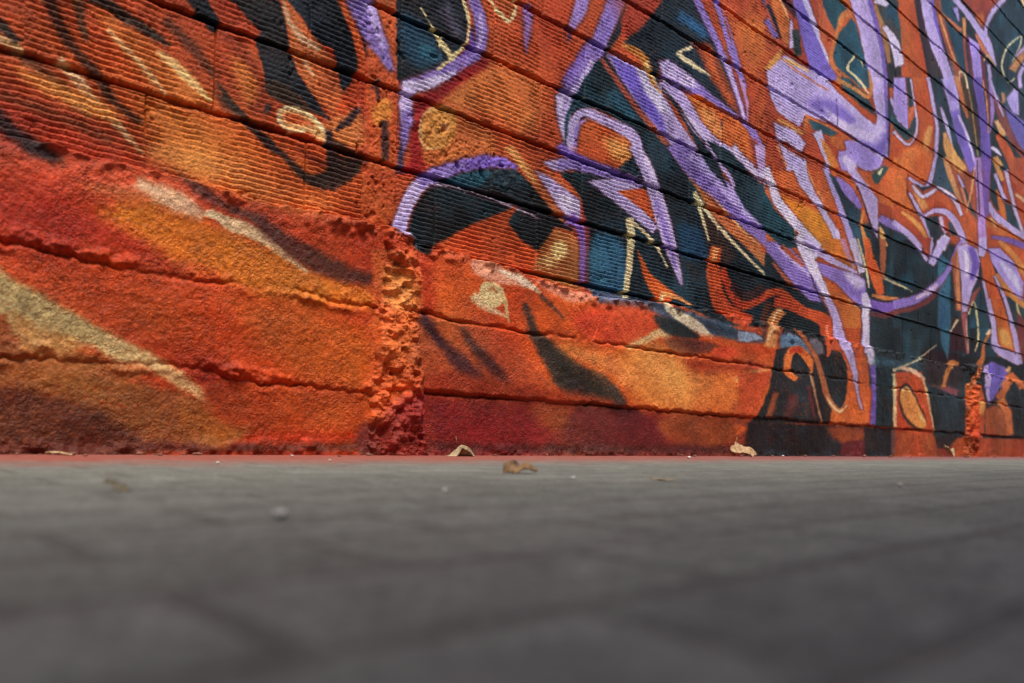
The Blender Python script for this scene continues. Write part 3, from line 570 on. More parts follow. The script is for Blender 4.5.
((184,166,214),5.4,2.45,2,[2689,1278,2894,1252,3068,1206,3018,1178,2841,1218,2651,1249]),
((38,46,52),6.5,2.6,0,[3075,1368,3264,1422,3327,1347,3465,1344,3278,1235,3201,1264]),
((184,166,214),5.1,2.66,2,[3056,1377,3198,1445,3392,1486,3549,1471,3663,1422,3752,1359,3676,1332,3565,1385,3465,1429,3360,1448,3214,1424,3074,1368]),
((44,58,66),5.2,2.69,0,[3419,1417,3479,1422,3585,1367,3485,1348]),
((200,180,214),5.1,2.64,2,[3338,1433,3386,1392,3423,1354,3387,1341,3321,1371,3284,1416]),
((176,84,70),4.4,2.65,2,[3374,1438,3420,1359,3389,1351,3344,1430]),
((210,196,226),5.8,2.63,0,[3275,1278,3386,1336,3466,1329,3394,1241,3261,1217]),
((42,52,60),6.1,2.8,0,[3643,1686,3709,1670,3896,1539,3806,1551]),
((184,166,214),5.3,2.75,2,[3579,1734,3690,1685,3641,1666,3554,1723]),
((206,140,110),5.3,2.77,2,[3652,1674,3751,1572,3726,1564,3616,1662]),
((36,50,54),7.3,2.99,0,[4119,1929,4373,1874,4414,1698,4265,1665,4126,1717]),
((212,150,84),6.5,3,2,[4206,2007,4412,1907,4331,1875,4120,1971]),
((206,108,44),6.6,3.03,2,[4270,1802,4448,1712,4503,1651,4466,1638,4331,1673,4237,1791]),
((180,88,52),7.7,3.17,0,[4434,2059,4921,2185,4951,1876,4551,1934]),
((184,166,214),5.8,3.02,2,[4234,1903,4469,1783,4399,1757,4181,1883]),
((42,60,70),6.8,3.11,0,[4422,1759,4581,1759,4802,1612,4472,1633]),
((190,180,214),6,3.13,2,[4469,1985,4535,1898,4681,1758,4887,1613,4834,1597,4619,1739,4469,1878,4404,1965]),
((232,190,140),7.8,3.19,2,[4655,1870,4919,1871,4869,1838,4624,1849]),
((198,104,52),7.6,3.07,2,[4153,1603,4534,1599,4976,1604,4869,1522,4426,1517,4054,1528]),
((232,180,120),6.5,2.97,2,[4168,1600,4300,1570,4249,1548,4130,1583]),
((184,166,214),5.8,3.05,2,[4133,1698,4266,1654,4560,1632,4948,1628,4888,1586,4495,1588,4171,1607,4090,1682]),
((174,136,198),6.3,2.87,2,[3938,1933,4013,1734,4056,1581,4112,1372,3943,1339,3916,1550,3878,1700,3815,1897]),
((118,84,160),6.4,2.92,2,[4115,1976,4113,1755,4117,1593,4047,1578,3992,1728,3999,1947]),
((116,86,160),6.8,3.1,2,[4188,1484,4550,1536,5006,1572,4959,1521,4522,1498,4179,1466]),
((38,74,92),27.1,2.44,2,[2901,1039,2979,975,2866,929,2736,970]),
((170,70,44),5.6,2.54,0,[3021,1247,3200,1281,3188,1186,3128,1143,3060,1198]),
((184,166,214),4.8,2.5,2,[2918,1232,3045,1187,3151,1145,3116,1129,3008,1170,2886,1217]),
((184,166,214),4.3,2.57,2,[3218,1284,3194,1165,3168,1161,3189,1280]),
((186,170,222),5.8,2.61,2,[3459,1319,3237,1124,3149,1127,3337,1320]),
((120,60,56),6.3,2.53,2,[2696,801,2919,850,3116,914,3294,1000,3410,1081,3443,1078,3338,992,3157,896,2942,827,2711,777]),
((140,116,190),5.7,2.58,2,[2688,850,2876,892,3035,938,3204,1013,3352,1092,3458,1168,3547,1276,3641,1355,3678,1354,3597,1277,3520,1168,3420,1083,3275,993,3092,908,2912,851,2714,807]),
((212,186,216),6.4,2.55,2,[2987,907,3149,975,3283,1035,3304,1030,3188,959,3001,899]),
((200,178,140),4,2.42,2,[2695,954,2827,948,2942,935,2938,932,2817,939,2689,947]),
((180,96,66),6.8,2.72,0,[3496,1210,3612,1299,3705,929,3601,916]),
((216,140,90),6,2.73,2,[3649,1306,3637,1120,3676,942,3627,934,3575,1110,3595,1297]),
((60,104,132),6.6,2.64,0,[3306,994,3474,1102,3512,799,3314,776]),
((38,56,66),7.2,2.86,0,[3821,834,3851,1012,4024,1116,4284,888]),
((150,70,62),7.1,2.83,0,[3769,938,3869,1062,4022,1132,3938,1048,3834,946]),
((184,166,214),6.2,2.8,0,[3595,1300,3735,1349,3924,1345,3983,1271,3961,1171,3856,1076,3780,931,3706,922,3670,1102]),
((112,86,176),7.8,2.82,2,[3838,1353,3965,1261,3872,1142,3808,1138,3841,1238,3764,1331]),
((218,206,236),9.2,2.78,2,[3727,1307,3805,1242,3778,1149,3726,1143,3728,1226,3686,1296]),
((196,88,38),6.6,2.96,0,[3971,1325,4157,1358,4276,1254,4441,1119,4630,928,4259,885,4122,1074,4041,1184]),
((184,166,214),6.4,2.89,2,[4089,1452,4099,1386,4040,1318,3951,1309,3952,1364,3951,1426]),
((40,58,66),7.9,3.17,0,[4466,1131,5020,1156,5039,957,4645,912]),
((216,140,70),6.9,3.12,2,[4358,1491,4696,1448,4992,1353,4896,1318,4609,1410,4306,1464]),
((172,152,218),6.8,3.07,0,[4130,1390,4361,1433,4656,1386,4877,1280,4861,1143,4649,1162,4378,1250,4184,1322]),
((210,200,234),17.1,3.1,2,[4388,1354,4676,1316,4834,1226,4761,1203,4546,1266,4350,1337]),
((212,140,70),6.9,3.11,2,[4332,1262,4666,1173,5001,1131,4930,1093,4580,1135,4272,1238]),
((184,166,214),5.7,2.93,2,[4065,1173,4192,1028,4303,893,4241,881,4132,1016,4020,1163]),
((184,166,214),5.9,3.05,2,[4291,1235,4504,1124,4696,939,4619,923,4431,1105,4242,1220]),
((222,204,150),3.9,2.83,2,[3804,920,3876,1014,3960,964,4003,864,3976,860,3930,958,3893,1005,3825,920]),
((200,176,120),6.1,3.16,2,[4741,1119,4858,1010,4804,999,4704,1111]),
((200,98,42),6.7,3.03,0,[4123,1060,4473,1109,4724,801,4619,762,4369,772,4263,988]),
((232,168,90),20.4,3.06,1,[4384,894,4593,892,4670,795,4444,799]),
((184,166,214),5.9,3.03,2,[4186,1071,4305,929,4386,787,4666,771,4879,718,4813,684,4550,703,4254,752,4233,916,4131,1059]),
((184,166,214),6.1,3.12,2,[4513,1118,4679,975,4845,844,4902,704,4791,690,4710,821,4602,959,4449,1103]),
((120,56,54),8.9,3.2,0,[4743,1050,5036,996,5064,706,4886,727,4755,919]),
((112,94,178),6.7,2.99,0,[4058,474,4136,628,4254,663,4509,651,4630,635,4399,497]),
((184,166,214),8.6,2.49,2,[4183,634,4189,567,4164,489,4069,484,4075,556,4114,624]),
((200,110,60),6.9,3.11,2,[4377,516,4677,628,4878,541,4779,509,4646,576,4472,498]),
((226,170,110),6.9,3.08,2,[4530,626,4604,662,4652,659,4626,618]),
((238,216,170),3,2.21,2,[2187,1976,2114,1890,2202,1880,2313,1858,2299,1848,2185,1867,2090,1881,2173,1975]),
((214,190,140),3,2.23,2,[2177,1974,2241,1971,2274,1944,2269,1941,2230,1964,2170,1968]),
((196,130,76),4.3,2.27,2,[2336,1952,2367,1912,2377,1850,2341,1825,2331,1826,2344,1841,2337,1900,2320,1945]),
((238,216,170),3.1,2.24,2,[2222,1872,2285,1858,2340,1840,2331,1834,2270,1848,2207,1862]),
((196,124,70),4.9,2.23,2,[2003,1810,2180,1824,2336,1824,2353,1872,2336,1915,2358,1924,2384,1880,2337,1808,2161,1802,1987,1788]),
((232,214,170),3.7,2.76,2,[3534,2288,3534,2345,3644,2357,3691,2294,3667,2284,3618,2344,3553,2344,3550,2293]),
((206,130,90),5.9,2.72,2,[3488,2306,3577,2262,3493,2225,3451,2289]),
((80,56,110),2.3,2.13,2,[2005,1707,2020,1628,2014,1561,2007,1559,2010,1625,1997,1705]),
((70,60,60),2,1.77,2,[1068,1344,1073,1296,1078,1238,1073,1236,1068,1294,1063,1343]),
((240,208,148),2.9,1.32,1,[-66,482,-68,462,-83,445,-106,437,-131,439,-151,451,-162,469,-160,488,-147,505,-124,513,-99,512,-78,501]),
((232,196,136),3,1.34,2,[-72,497,-55,461,-42,403,-49,401,-68,457,-89,490]),
((206,130,70),2.2,1.32,2,[-128,488,-111,498,-93,486,-95,483,-113,492,-126,485]),
((208,120,64),3.3,2.02,2,[1490,1727,1632,1720,1768,1720,1922,1722,1916,1716,1760,1711,1623,1711,1484,1720]),
((206,112,60),3.5,2.11,2,[1719,1548,1860,1553,2034,1561,2203,1561,2198,1555,2026,1552,1853,1544,1714,1542]),
((52,34,52),3.2,2.35,2,[2570,1973,2594,1790,2594,1593,2579,1589,2573,1784,2555,1968]),
((60,36,52),3.8,2.85,2,[3748,2370,3876,2197,3928,2045,3906,2038,3850,2188,3727,2361]),
((222,150,96),3.9,2.91,2,[3944,2425,4045,2263,4073,2125,4059,2121,4017,2254,3926,2418]),
((60,36,46),3.6,2.66,2,[3219,2506,3336,2387,3449,2292,3430,2284,3311,2376,3198,2496]),
((64,40,52),3.1,2.26,2,[2233,1354,2339,1266,2432,1171,2477,1128,2469,1125,2415,1165,2323,1260,2223,1350]),
((226,160,100),2.8,2.05,2,[1733,1338,1790,1278,1905,1201,1899,1198,1779,1274,1725,1334]),
((72,40,44),3.9,2.86,2,[3875,1899,3929,1713,3963,1561,3940,1556,3902,1707,3857,1894]),
((226,166,108),4.6,2.81,2,[3837,1841,3809,1692,3728,1534,3712,1532,3779,1687,3815,1837]),
((64,38,48),3.9,2.85,2,[3994,1273,3988,1174,3881,1070,3864,1070,3957,1172,3971,1269]),
((70,38,44),4.2,3.03,2,[4262,1220,4441,1112,4616,936,4590,931,4417,1106,4248,1216]),
((60,40,56),2.9,2.06,2,[1810,849,1876,785,1924,733,1915,730,1859,779,1799,846]),
((228,170,120),3.7,2.21,2,[2187,788,2273,764,2319,750,2313,746,2260,756,2180,784]),
((60,44,52),2.8,1.68,2,[671,1347,780,1308,885,1250,993,1206,988,1203,877,1243,771,1302,665,1343]),
((226,166,104),3.5,1.81,2,[985,1035,1130,980,1253,930,1367,898,1362,893,1241,921,1120,973,981,1033]),
((58,40,60),2.7,1.65,2,[660,1378,743,1384,852,1385,848,1380,739,1376,658,1374]),
]

def catmull(p, closed, n=4):
    N_ = len(p); out = []
    for i in range(N_ if closed else N_ - 1):
        if closed: a, b, c, d = p[i - 1], p[i], p[(i + 1) % N_], p[(i + 2) % N_]
        else: a, b, c, d = p[max(i - 1, 0)], p[i], p[i + 1], p[min(i + 2, N_ - 1)]
        for k in range(n):
            t = k / n
            out.append(.5 * ((2 * b) + (c - a) * t + (2 * a - 5 * b + 4 * c - d) * t * t + (3 * b - a - 3 * c + d) * t ** 3))
    if not closed: out.append(p[-1])
    return np.array(out)

FUZZ = None; NOI = None; GRIT = None
def paint(C, shape, ds=0., dh=0.):
    colr, soft, an, kind, pts = shape
    p = np.array(pts, dtype=np.float32).reshape(-1, 2) / 1000.
    if kind == 1: p = catmull(p, True)
    elif kind == 2:
        h = len(p) // 2
        p = np.concatenate([catmull(p[:h], False), catmull(p[h:], False)])
    p = p + np.array([ds, dh], dtype=np.float32)
    soft = max(soft / 1000., .0012)
    lil = colr[2] > colr[0] > 95
    m = soft + (.030 if lil else .006)
    i0, i1 = np.searchsorted(SX, (p[:, 0].min() - m * an, p[:, 0].max() + m * an))
    j0, j1 = np.searchsorted(HY, (p[:, 1].min() - m, p[:, 1].max() + m))
    if i1 <= i0 or j1 <= j0: return
    X = (SX[i0:i1] / an)[None, :]; Y = HY[j0:j1][:, None]
    q = p.astype(np.float32).copy(); q[:, 0] /= an
    dist = np.full((j1 - j0, i1 - i0), 1e9, dtype=np.float32)
    wind = np.zeros((j1 - j0, i1 - i0), dtype=np.int16)
    for k in range(len(q)):
        ax, ay = q[k]; bx, by = q[(k + 1) % len(q)]
        ex, ey = bx - ax, by - ay
        ll = ex * ex + ey * ey
        if ll < 1e-12: continue
        # distance only near the edge
        ia, ib = np.searchsorted(X[0], (min(ax, bx) - m, max(ax, bx) + m))
        ja, jb = np.searchsorted(Y[:, 0], (min(ay, by) - m, max(ay, by) + m))
        if ib > ia and jb > ja:
            px = X[:, ia:ib] - ax; py = Y[ja:jb] - ay
            t = np.clip((px * ex + py * ey) / ll, 0, 1)
            d2 = (px - t * ex) ** 2 + (py - t * ey) ** 2
            v = dist[ja:jb, ia:ib]; np.minimum(v, d2, out=v)
        if ay != by:
            ja, jb = np.searchsorted(Y[:, 0], (min(ay, by), max(ay, by)))
            if jb > ja:
                xc = ax + (Y[ja:jb] - ay) / ey * ex
                wind[ja:jb] += np.where(X < xc, 1 if by > ay else -1, 0).astype(np.int16)
    d = np.sqrt(np.minimum(dist, 4 * m * m)) * np.where(wind != 0, 1, -1)
    d += FUZZ[j0:j1, i0:i1] * min(.0022 + soft * .25, .008)
    a = (sstep(-soft, soft, d) * (1 - (.42 if pts[1] < 560 else .22) * GRIT[j0:j1, i0:i1]))[..., None]
    V = C[j0:j1, i0:i1]
    n1 = NOI[0][j0:j1, i0:i1, None]; n2 = NOI[1][j0:j1, i0:i1, None]
    if (i0 * 7 + j0 * 3) % 2: n1, n2 = n2, -n1
    ink = np.array(colr, dtype=np.float32)
    if lil:
        # a dusty dark line was misted round the violet letters, and their cores are a deeper violet than their rims
        halo = (sstep(-.013, .0, d) * .5 * (1 - sstep(-30, 0, V[..., 2] - V[..., 0]) * sstep(60, 100, V[..., 0])))[..., None]
        V += halo * (np.array((84, 40, 52), dtype=np.float32) - V)
        core = (sstep(.0, .03, d) * .28 * (1 + .5 * n1[..., 0]))[..., None]
        full = ink * (1.05 + .07 * n1) * (1 - core * np.array((.17, .22, .08), dtype=np.float32))
    elif ink.sum() < 200 and ink[2] > ink[0] - 8:
        full = ink * (1 + .3 * n1) + np.clip(n2 + .1, 0, 1) * np.array((4, 24, 32), dtype=np.float32)
    else:
        full = ink * (1 + .11 * n1) + n2 * np.array((5, 12, 5), dtype=np.float32)
    V += a * (full - V)

def mural():
    global FUZZ, NOI, GRIT
    GRIT = sstep(.35, .8, .6 * vnoise(290, 31) + .5 * vnoise(120, 32) + .35 * vnoise(14, 33))
    NOI = (fbm(6, 21, 4), fbm(4.3, 27, 4))
    FUZZ = .55 * vnoise(140, 11) + .35 * vnoise(330, 12) + .6 * vnoise(45, 13)
    blk = fbm(2.2, 40, 3)[..., None]
    base = np.array((186, 80, 40), dtype=np.float32) + blk * np.array((30, 24, 8), dtype=np.float32)
    C = base.astype(np.float32)
    # beyond the part the photograph frames the piece goes on in the same hand
    EXT = C.copy()
    for sh in SHAPES:
        s0 = np.mean(sh[4][0::2]) / 1000.
        if 1.2 < s0 < 5 and len(sh[4]) > 14: paint(EXT, sh, 3.55, 0.)
        if .3 < s0 < 2.2 and len(sh[4]) > 12: paint(EXT, sh, -1.6, .55)
        if 1.4 < s0 < 3.6 and len(sh[4]) > 18: paint(EXT, sh, -1.9, 1.2)
    for sh in SHAPES: paint(C, sh)
    S = SX[None, :]; Hh = HY[:, None]
    inside = (S < 4.95) & (S > -1.5) & (Hh < .95 + (S + 1.35) * .394)
    C = np.where(inside[..., None], C, EXT)
    # uneven cover of the spray coats
    C *= (1 + .085 * fbm(9, 60, 3) + .06 * vnoise(60, 64) + .09 * vnoise(170, 65) + .11 * vnoise(330, 66))[..., None]
    g = C.mean(-1, keepdims=True)
    C = C + .02 * (g - C) + np.array((0, 1, 1), dtype=np.float32)
    return lin(np.clip(C, 4, 250))

# ------------------------------------------------------------------ relief of the wall (metres, + = out of the wall)
def joint_u(h, pitch=.2, off=.57):
    k = np.floor((h - off) / pitch); return k, (h - off) - k * pitch

def relief_blocks():
    S = np.broadcast_to(SX[None, :], (NR, NC)); H_ = np.broadcast_to(HY[:, None], (NR, NC))
    wob = .0025 * vnoise(7, 101, .5) + .0016 * vnoise(38, 102, 4)
    k, u = joint_u(H_ + wob)
    kk = k.astype(int)
    right = S > -.443
    bl = np.where(right, .3925, .372)
    off = np.where(right, np.where(kk % 2 == 1, .275, .471), np.where(kk % 2 == 1, -.936, -1.08 + .0))
    b = np.floor((S - off) / bl); v = (S - off) - b * bl
    dv = np.minimum(v, bl - v)
    tab = rng.uniform(-1, 1, (64, 128)); 
    bi = (b.astype(int) + 20) % 128; ki = (kk + 10) % 64
    blk = tab[ki, bi]; tilt = tab[(ki * 7 + 3) % 64, (bi * 5 + 11) % 128]; ribk = tab[(ki * 3 + 5) % 64, (bi * 11 + 2) % 128]
    d = .0012 * blk + .0035 * tilt * (v / bl - .5) + .002 * fbm(5, 110, 3)
    # scored ribs of the blocks
    ph = u / .0124 + .5 * tilt + .10 * vnoise(9, 120, 3) + .06 * vnoise(60, 121, 12)
    fr = ph - np.floor(ph)
    g = np.exp(-((fr - .5) / .155) ** 2)
    saw = .45 * (fr - .5)
    amp = .0030 * (1 + .22 * ribk) * (.8 + .35 * vnoise(14, 125, 30) + .35 * vnoise(70, 126) + .3 * vnoise(170, 127))
    amp = amp * (1 - .72 * sstep(1.4, 2.2, S))
    clog = sstep(.18, .62, .8 * fbm(5.5, 128, 3) + .35 * vnoise(26, 129))
    amp = amp * (1 - .72 * clog)
    strip = sstep(-.552, -.545, S) * (1 - sstep(-.447, -.44, S))
    patch = np.clip(sstep(.0, .03, .078 - np.hypot((S + .315) * .9, H_ - .90) + .012 * vnoise(30, 131)) +
                    sstep(-.01, .02, np.minimum(np.minimum(.93 - .12 * (S + .3) - H_, H_ - .80), np.minimum(S + .40, .02 - S) * .6) + .014 * vnoise(22, 132)), 0, 1)
    rough = np.clip(strip + patch, 0, 1)
    d = d - amp * (g + saw) * (1 - rough)
    d = d + rough * (.0018 + (.0028 - .0014 * strip) * fbm(55, 140, 3) + (.0016 - .0006 * strip) * vnoise(160, 143))
    pits = sstep(.50, .66, .7 * vnoise(34, 150) + .5 * vnoise(85, 151))
    d = d - pits * rough * (.010 - .005 * strip)
    d = d - .014 * (np.exp(-(((S + .292) / .006) ** 2 + ((H_ - .912) / .009) ** 2)) + np.exp(-(((S + .498) / .005) ** 2 + ((H_ - .865) / .006) ** 2)))
    # mortar joints raked back
    hw = (.0062 + .0018 * vnoise(24, 160, 4) + .001 * vnoise(90, 161, 20)) * (1 - .28 * sstep(.8, 2.6, S))
    du = np.minimum(u, .2 - u)
    jh = 1 - sstep(hw * .8, hw * 1.25, du)
    dep = .030 + .004 * vnoise(11, 163, 5)
    lip = .0018 * np.exp(-((du - hw * 1.9) / .004) ** 2) * (.6 + vnoise(40, 165))
    d = d * (1 - jh) - jh * dep + lip * (1 - strip)
    hv = .0022 + .0008 * vnoise(30, 170, 25)
    jv = (1 - sstep(hv * .6, hv * 1.7, dv)) * sstep(-.35, .0, vnoise(6, 171, 9) + .25) * (1 - strip)
    d = np.minimum(d, -jv * .013 + (1 - jv) * d)
    for se, w_ in ((-.546, .0022), (-.4425, .0028)):
        e = np.exp(-((S - se + .004 * vnoise(5, 175, 9) * 0 + .0016 * vnoise(5, 176, 40)) / w_) ** 2)
        d = d - e * .008 * (.75 + .4 * vnoise(5, 177, 14))
    d = d + .0006 * vnoise(260, 180) + .0006 * vnoise(480, 181)
    # chips
    d = d - .004 * sstep(.72, .85, vnoise(26, 185)) * sstep(.1, .5, vnoise(90, 186))
    return d

def curve(s, pts):
    return np.interp(s, [p[0] for p in pts], [p[1] for p in pts]).astype(np.float32)

def relief_plinth(h):
    """rough rendered base; returns relief on the lowest rows"""
    n = len(h); S = np.broadcast_to(SX[None, :], (n, NC)); H_ = np.broadcast_to(h[:, None], (n, NC))
    nz = lambda f, sd, fh=None: vnoise(f, sd, fh)[:n]
    top = curve(SX, [(-2.6, .6), (-1.1, .602), (-.8, .592), (-.6, .600), (-.47, .585), (-.36, .565), (-.25, .575), (-.05, .570), (.03, .555), (.14, .545),
                     (.33, .53), (.6, .555), (1.0, .572), (2, .575), (10.6, .575)])[None, :] + .006 * nz(26, 201, 1) + .004 * nz(80, 202, 2)
    left = 1 - sstep(-.50, -.44, S)
    d = .021 + .005 * fbm(4, 210, 3)[:n] + .0014 * nz(26, 214) + .0013 * nz(62, 215) * (.6 + .4 * nz(8, 209)) + .0006 * nz(120, 216) * (.7 + .5 * nz(5, 208)) + .0003 * nz(215, 217)
    d = d + left * (.0007 * nz(95, 219) + .0005 * np.abs(nz(150, 220)))
    # swelling towards the upper edge, lumps of mortar along it
    e = top - H_
    lump = np.clip(nz(30, 221) + .6 * nz(70, 222), 0, 2)
    d = d + np.exp(-np.clip(e, 0, 1) / .026) * (.004 + .020 * lump * (.35 + .65 * left * sstep(-.95, -.6, S) + .8 * np.exp(-((S + .36) / .12) ** 2)))
    d = d - .006 * sstep(.06, .0, e) * (1 - lump)
    # courses showing through
    for hj, sd, wl, wr in ((.386, 230, .011, .006), (.176, 250, .009, .0035)):
        c = hj + left * wl * fbm(5, sd, 3, fh=.01)[:1] + (1 - left) * wr * fbm(9, sd + 5, 3, fh=.01)[:1] + .0035 * nz(45, sd + 9, 1) + left * (.004 * nz(60, sd + 10, 20) + .0026 * nz(130, sd + 11, 60))
        if hj < .3: c = c + left * (.010 * np.exp(-((S + 1.1) / .3) ** 2) - .014 * sstep(-.8, -.5, S))
        x = H_ - c
        pres = np.clip(.55 + .8 * nz(6, sd + 12, 1) + .4 * nz(24, sd + 13, 2), .05, 1.15)
        gro = np.exp(-(x / (.0052 + .0022 * nz(40, sd + 15, 2))) ** 2)
        roll = sstep(-.5, .7, fbm(5, sd + 21, 2)[:n])
        d = d - gro * pres * (.014 - .005 * left)
        lum2 = np.clip(.25 + nz(26, sd + 17, 14) + .5 * nz(60, sd + 18), 0, 1.6)
        d = d + left * np.exp(-((x - .016) / .014) ** 2) * (lum2 + .3 * roll) * .013 * pres * np.clip(.75 + .6 * nz(48, sd + 22) + .5 * nz(105, sd + 23), .1, 1.7)
        d = d + left * np.exp(-((x + .014) / .008) ** 2) * np.clip(nz(19, sd + 19, 8), 0, 1) * .012
        if hj < .3:
            d = d - (1 - left) * sstep(.004, -.004, x) * .009
            d = d - left * sstep(.004, -.004, x) * .003
    for sj, h0, h1, sd in ((.86, .18, .37, 271), (.33, .385, .54, 273), (1.75, .385, .56, 275), (2.6, .18, .38, 277)):
        m = sstep(h0, h0 + .02, H_) * (1 - sstep(h1 - .02, h1, H_))
        d = d - m * .007 * np.exp(-((S - sj + .012 * nz(12, sd, 12)) / .0035) ** 2) * np.clip(.6 + nz(12, sd + 1, 16), 0, 1)
    # the foot of the wall: crumbs and drips
    d = d + sstep(.045, .0, H_ + .012 * nz(12, 280)) * (.006 + .009 * nz(24, 281) + .005 * nz(80, 282))
    fall = sstep(-.002, .010, -e)
    d = d * (1 - fall) - .035 * fall
    return d, d > -.030

def relief_seam(h, sc_, wb, wt, proud, amp, seed):
    n = len(h); S = np.broadcast_to(SX[None, :], (n, NC)); H_ = np.broadcast_to(h[:, None], (n, NC))
    nz = lambda f, sd, fh=None: vnoise(f, sd, fh)[:n]
    t = np.clip(H_ / .6, 0, 1)
    w = wb + (wt - wb) * t + .008 * nz(9, seed, 9) + .007 * nz(34, seed + 1) + .004 * nz(90, seed + 8)
    c = sc_ + .008 * nz(2, seed + 2, 5)
    r = np.abs(S - c) / np.maximum(w, .01)
    body = 1 - sstep(.84, 1.04, r)
    rid = 1 - np.abs(nz(26, seed + 3) + .4 * nz(58, seed + 4))
    d = .014 + proud * np.clip(1 - .5 * r ** 2, 0, 1) + amp * (.8 * nz(19, seed + 5) - .75 * np.abs(nz(34, seed + 3)) + .25 + .35 * nz(48, seed + 4)) - amp * .28 * np.abs(nz(78, seed + 6)) + amp * .10 * nz(150, seed + 7) + .0008 * nz(330, seed + 9)
    d = d - amp * .5 * sstep(.5, .7, nz(30, seed + 10)) + .0009 * nz(240, seed + 20)
    for hj in (.176, .388):
        d = d - .008 * np.exp(-((H_ - hj + .008 * nz(18, seed + 11)) / .006) ** 2) * np.clip(.5 + nz(14, seed + 12), 0, 1)
    topf = sstep(.60, .625, H_ + .012 * nz(28, seed + 13))
    body = body * (1 - topf)
    d = d * body - .035 * (1 - body)
    return d, (d > -.030) & (r < 1.15)

def field_mesh(name, h, d, paintc, keep=None):
    n, m = d.shape
    co = np.empty((n, m, 3), dtype=np.float32)
    co[..., 0] = SX[None, :]; co[..., 1] = -d; co[..., 2] = h[:, None]
    idx = np.arange(n * m).reshape(n, m)
    q = np.stack([idx[:-1, :-1], idx[:-1, 1:], idx[1:, 1:], idx[1:, :-1]], -1).reshape(-1, 4)
    co = co.reshape(-1, 3); pc = paintc.reshape(-1, 3)
    if keep is not None:
        kf = keep.reshape(-1)[q].any(1); q = q[kf]
        used = np.zeros(n * m, bool); used[q.reshape(-1)] = True
        mp = np.cumsum(used) - 1; q = mp[q]; co = co[used]; pc = pc[used]
    me = bpy.data.meshes.new(name)
    me.vertices.add(len(co)); me.vertices.foreach_set('co', co.reshape(-1))
    me.loops.add(q.size); me.loops.foreach_set('vertex_index', q.reshape(-1).astype(np.int32))
    me.polygons.add(len(q)); me.polygons.foreach_set('loop_start', np.arange(0, q.size, 4, dtype=np.int32))
    me.polygons.foreach_set('use_smooth', np.ones(len(q), dtype=bool))
    at = me.attributes.new('paint', 'FLOAT_COLOR', 'POINT')
    c4 = np.ones((len(co), 4), dtype=np.float32); c4[:, :3] = pc
    at.data.foreach_set('color', c4.reshape(-1))
    me.update(calc_edges=True)
    return me

def paint_material(name, grain, grain_d, rough):
    m, nt, b, N, L = nodes(name)
    a = N('ShaderNodeAttribute', attribute_name='paint')
    tc = N('ShaderNodeTexCoord')
    n1 = N('ShaderNodeTexNoise', Scale=grain, Detail=4.0, Roughness=.6)
    n2 = N('ShaderNodeTexNoise', Scale=grain * .23, Detail=3.0)
    L(tc.outputs['Object'], n1.inputs['Vector']); L(tc.outputs['Object'], n2.inputs['Vector'])
    # thin spots and dust: the coat is never quite one colour
    mr = N('ShaderNodeMapRange'); mr.inputs[1].default_value = .3; mr.inputs[2].default_value = .7; mr.inputs[3].default_value = .82; mr.inputs[4].default_value = 1.14
    L(n1.outputs[0], mr.inputs[0])
    mx = N('ShaderNodeMix', data_type='RGBA', blend_type='MULTIPLY'); mx.inputs[0].default_value = 1
    L(a.outputs['Color'], mx.inputs[6]); L(mr.outputs[0], mx.inputs[7])
    L(mx.outputs[2], b.inputs['Base Color'])
    rr = N('ShaderNodeMapRange'); rr.inputs[3].default_value = rough - .12; rr.inputs[4].default_value = rough + .15
    L(n2.outputs[0], rr.inputs[0]); L(rr.outputs[0], b.inputs['Roughness'])
    b.inputs['Specular IOR Level'].default_value = .2 if grain > 350 else .28
    bp = N('ShaderNodeBump', Strength=.8, Distance=grain_d)
    L(n1.outputs[0], bp.inputs['Height']); L(bp.outputs[0], b.inputs['Normal'])
    if grain < 350:                                     # pebbly grains of the render under the paint
        n3 = N('ShaderNodeTexNoise', Scale=60.0, Detail=2.0); L(tc.outputs['Object'], n3.inputs['Vector'])
        mv = N('ShaderNodeMix', data_type='RGBA', blend_type='LINEAR_LIGHT'); mv.inputs[0].default_value = .010
        L(tc.outputs['Object'], mv.inputs[6]); L(n3.outputs['Color'], mv.inputs[7])
        h = None
        for sc_, am in ((135., .0026), (260., .0016)):
            v = N('ShaderNodeTexVoronoi', feature='F1', Scale=sc_)
            L(mv.outputs[2], v.inputs['Vector'])
            q = N('ShaderNodeBump', Strength=.85, Distance=am, invert=True); L(v.outputs['Distance'], q.inputs['Height'])
            # thick coats have filled the grain in places
            n4 = N('ShaderNodeTexNoise', Scale=9.0, Detail=4.0, Roughness=.6); L(tc.outputs['Object'], n4.inputs['Vector'])
            r4 = N('ShaderNodeMapRange'); r4.inputs[1].default_value = .38; r4.inputs[2].default_value = .62; r4.inputs[3].default_value = .25; r4.inputs[4].default_value = 1.0
            L(n4.outputs[0], r4.inputs[0]); L(r4.outputs[0], q.inputs['Strength'])
            L(bp.outputs[0] if h is None else h, q.inputs['Normal']); h = q.outputs[0]
        L(h, b.inputs['Normal'])
    return m

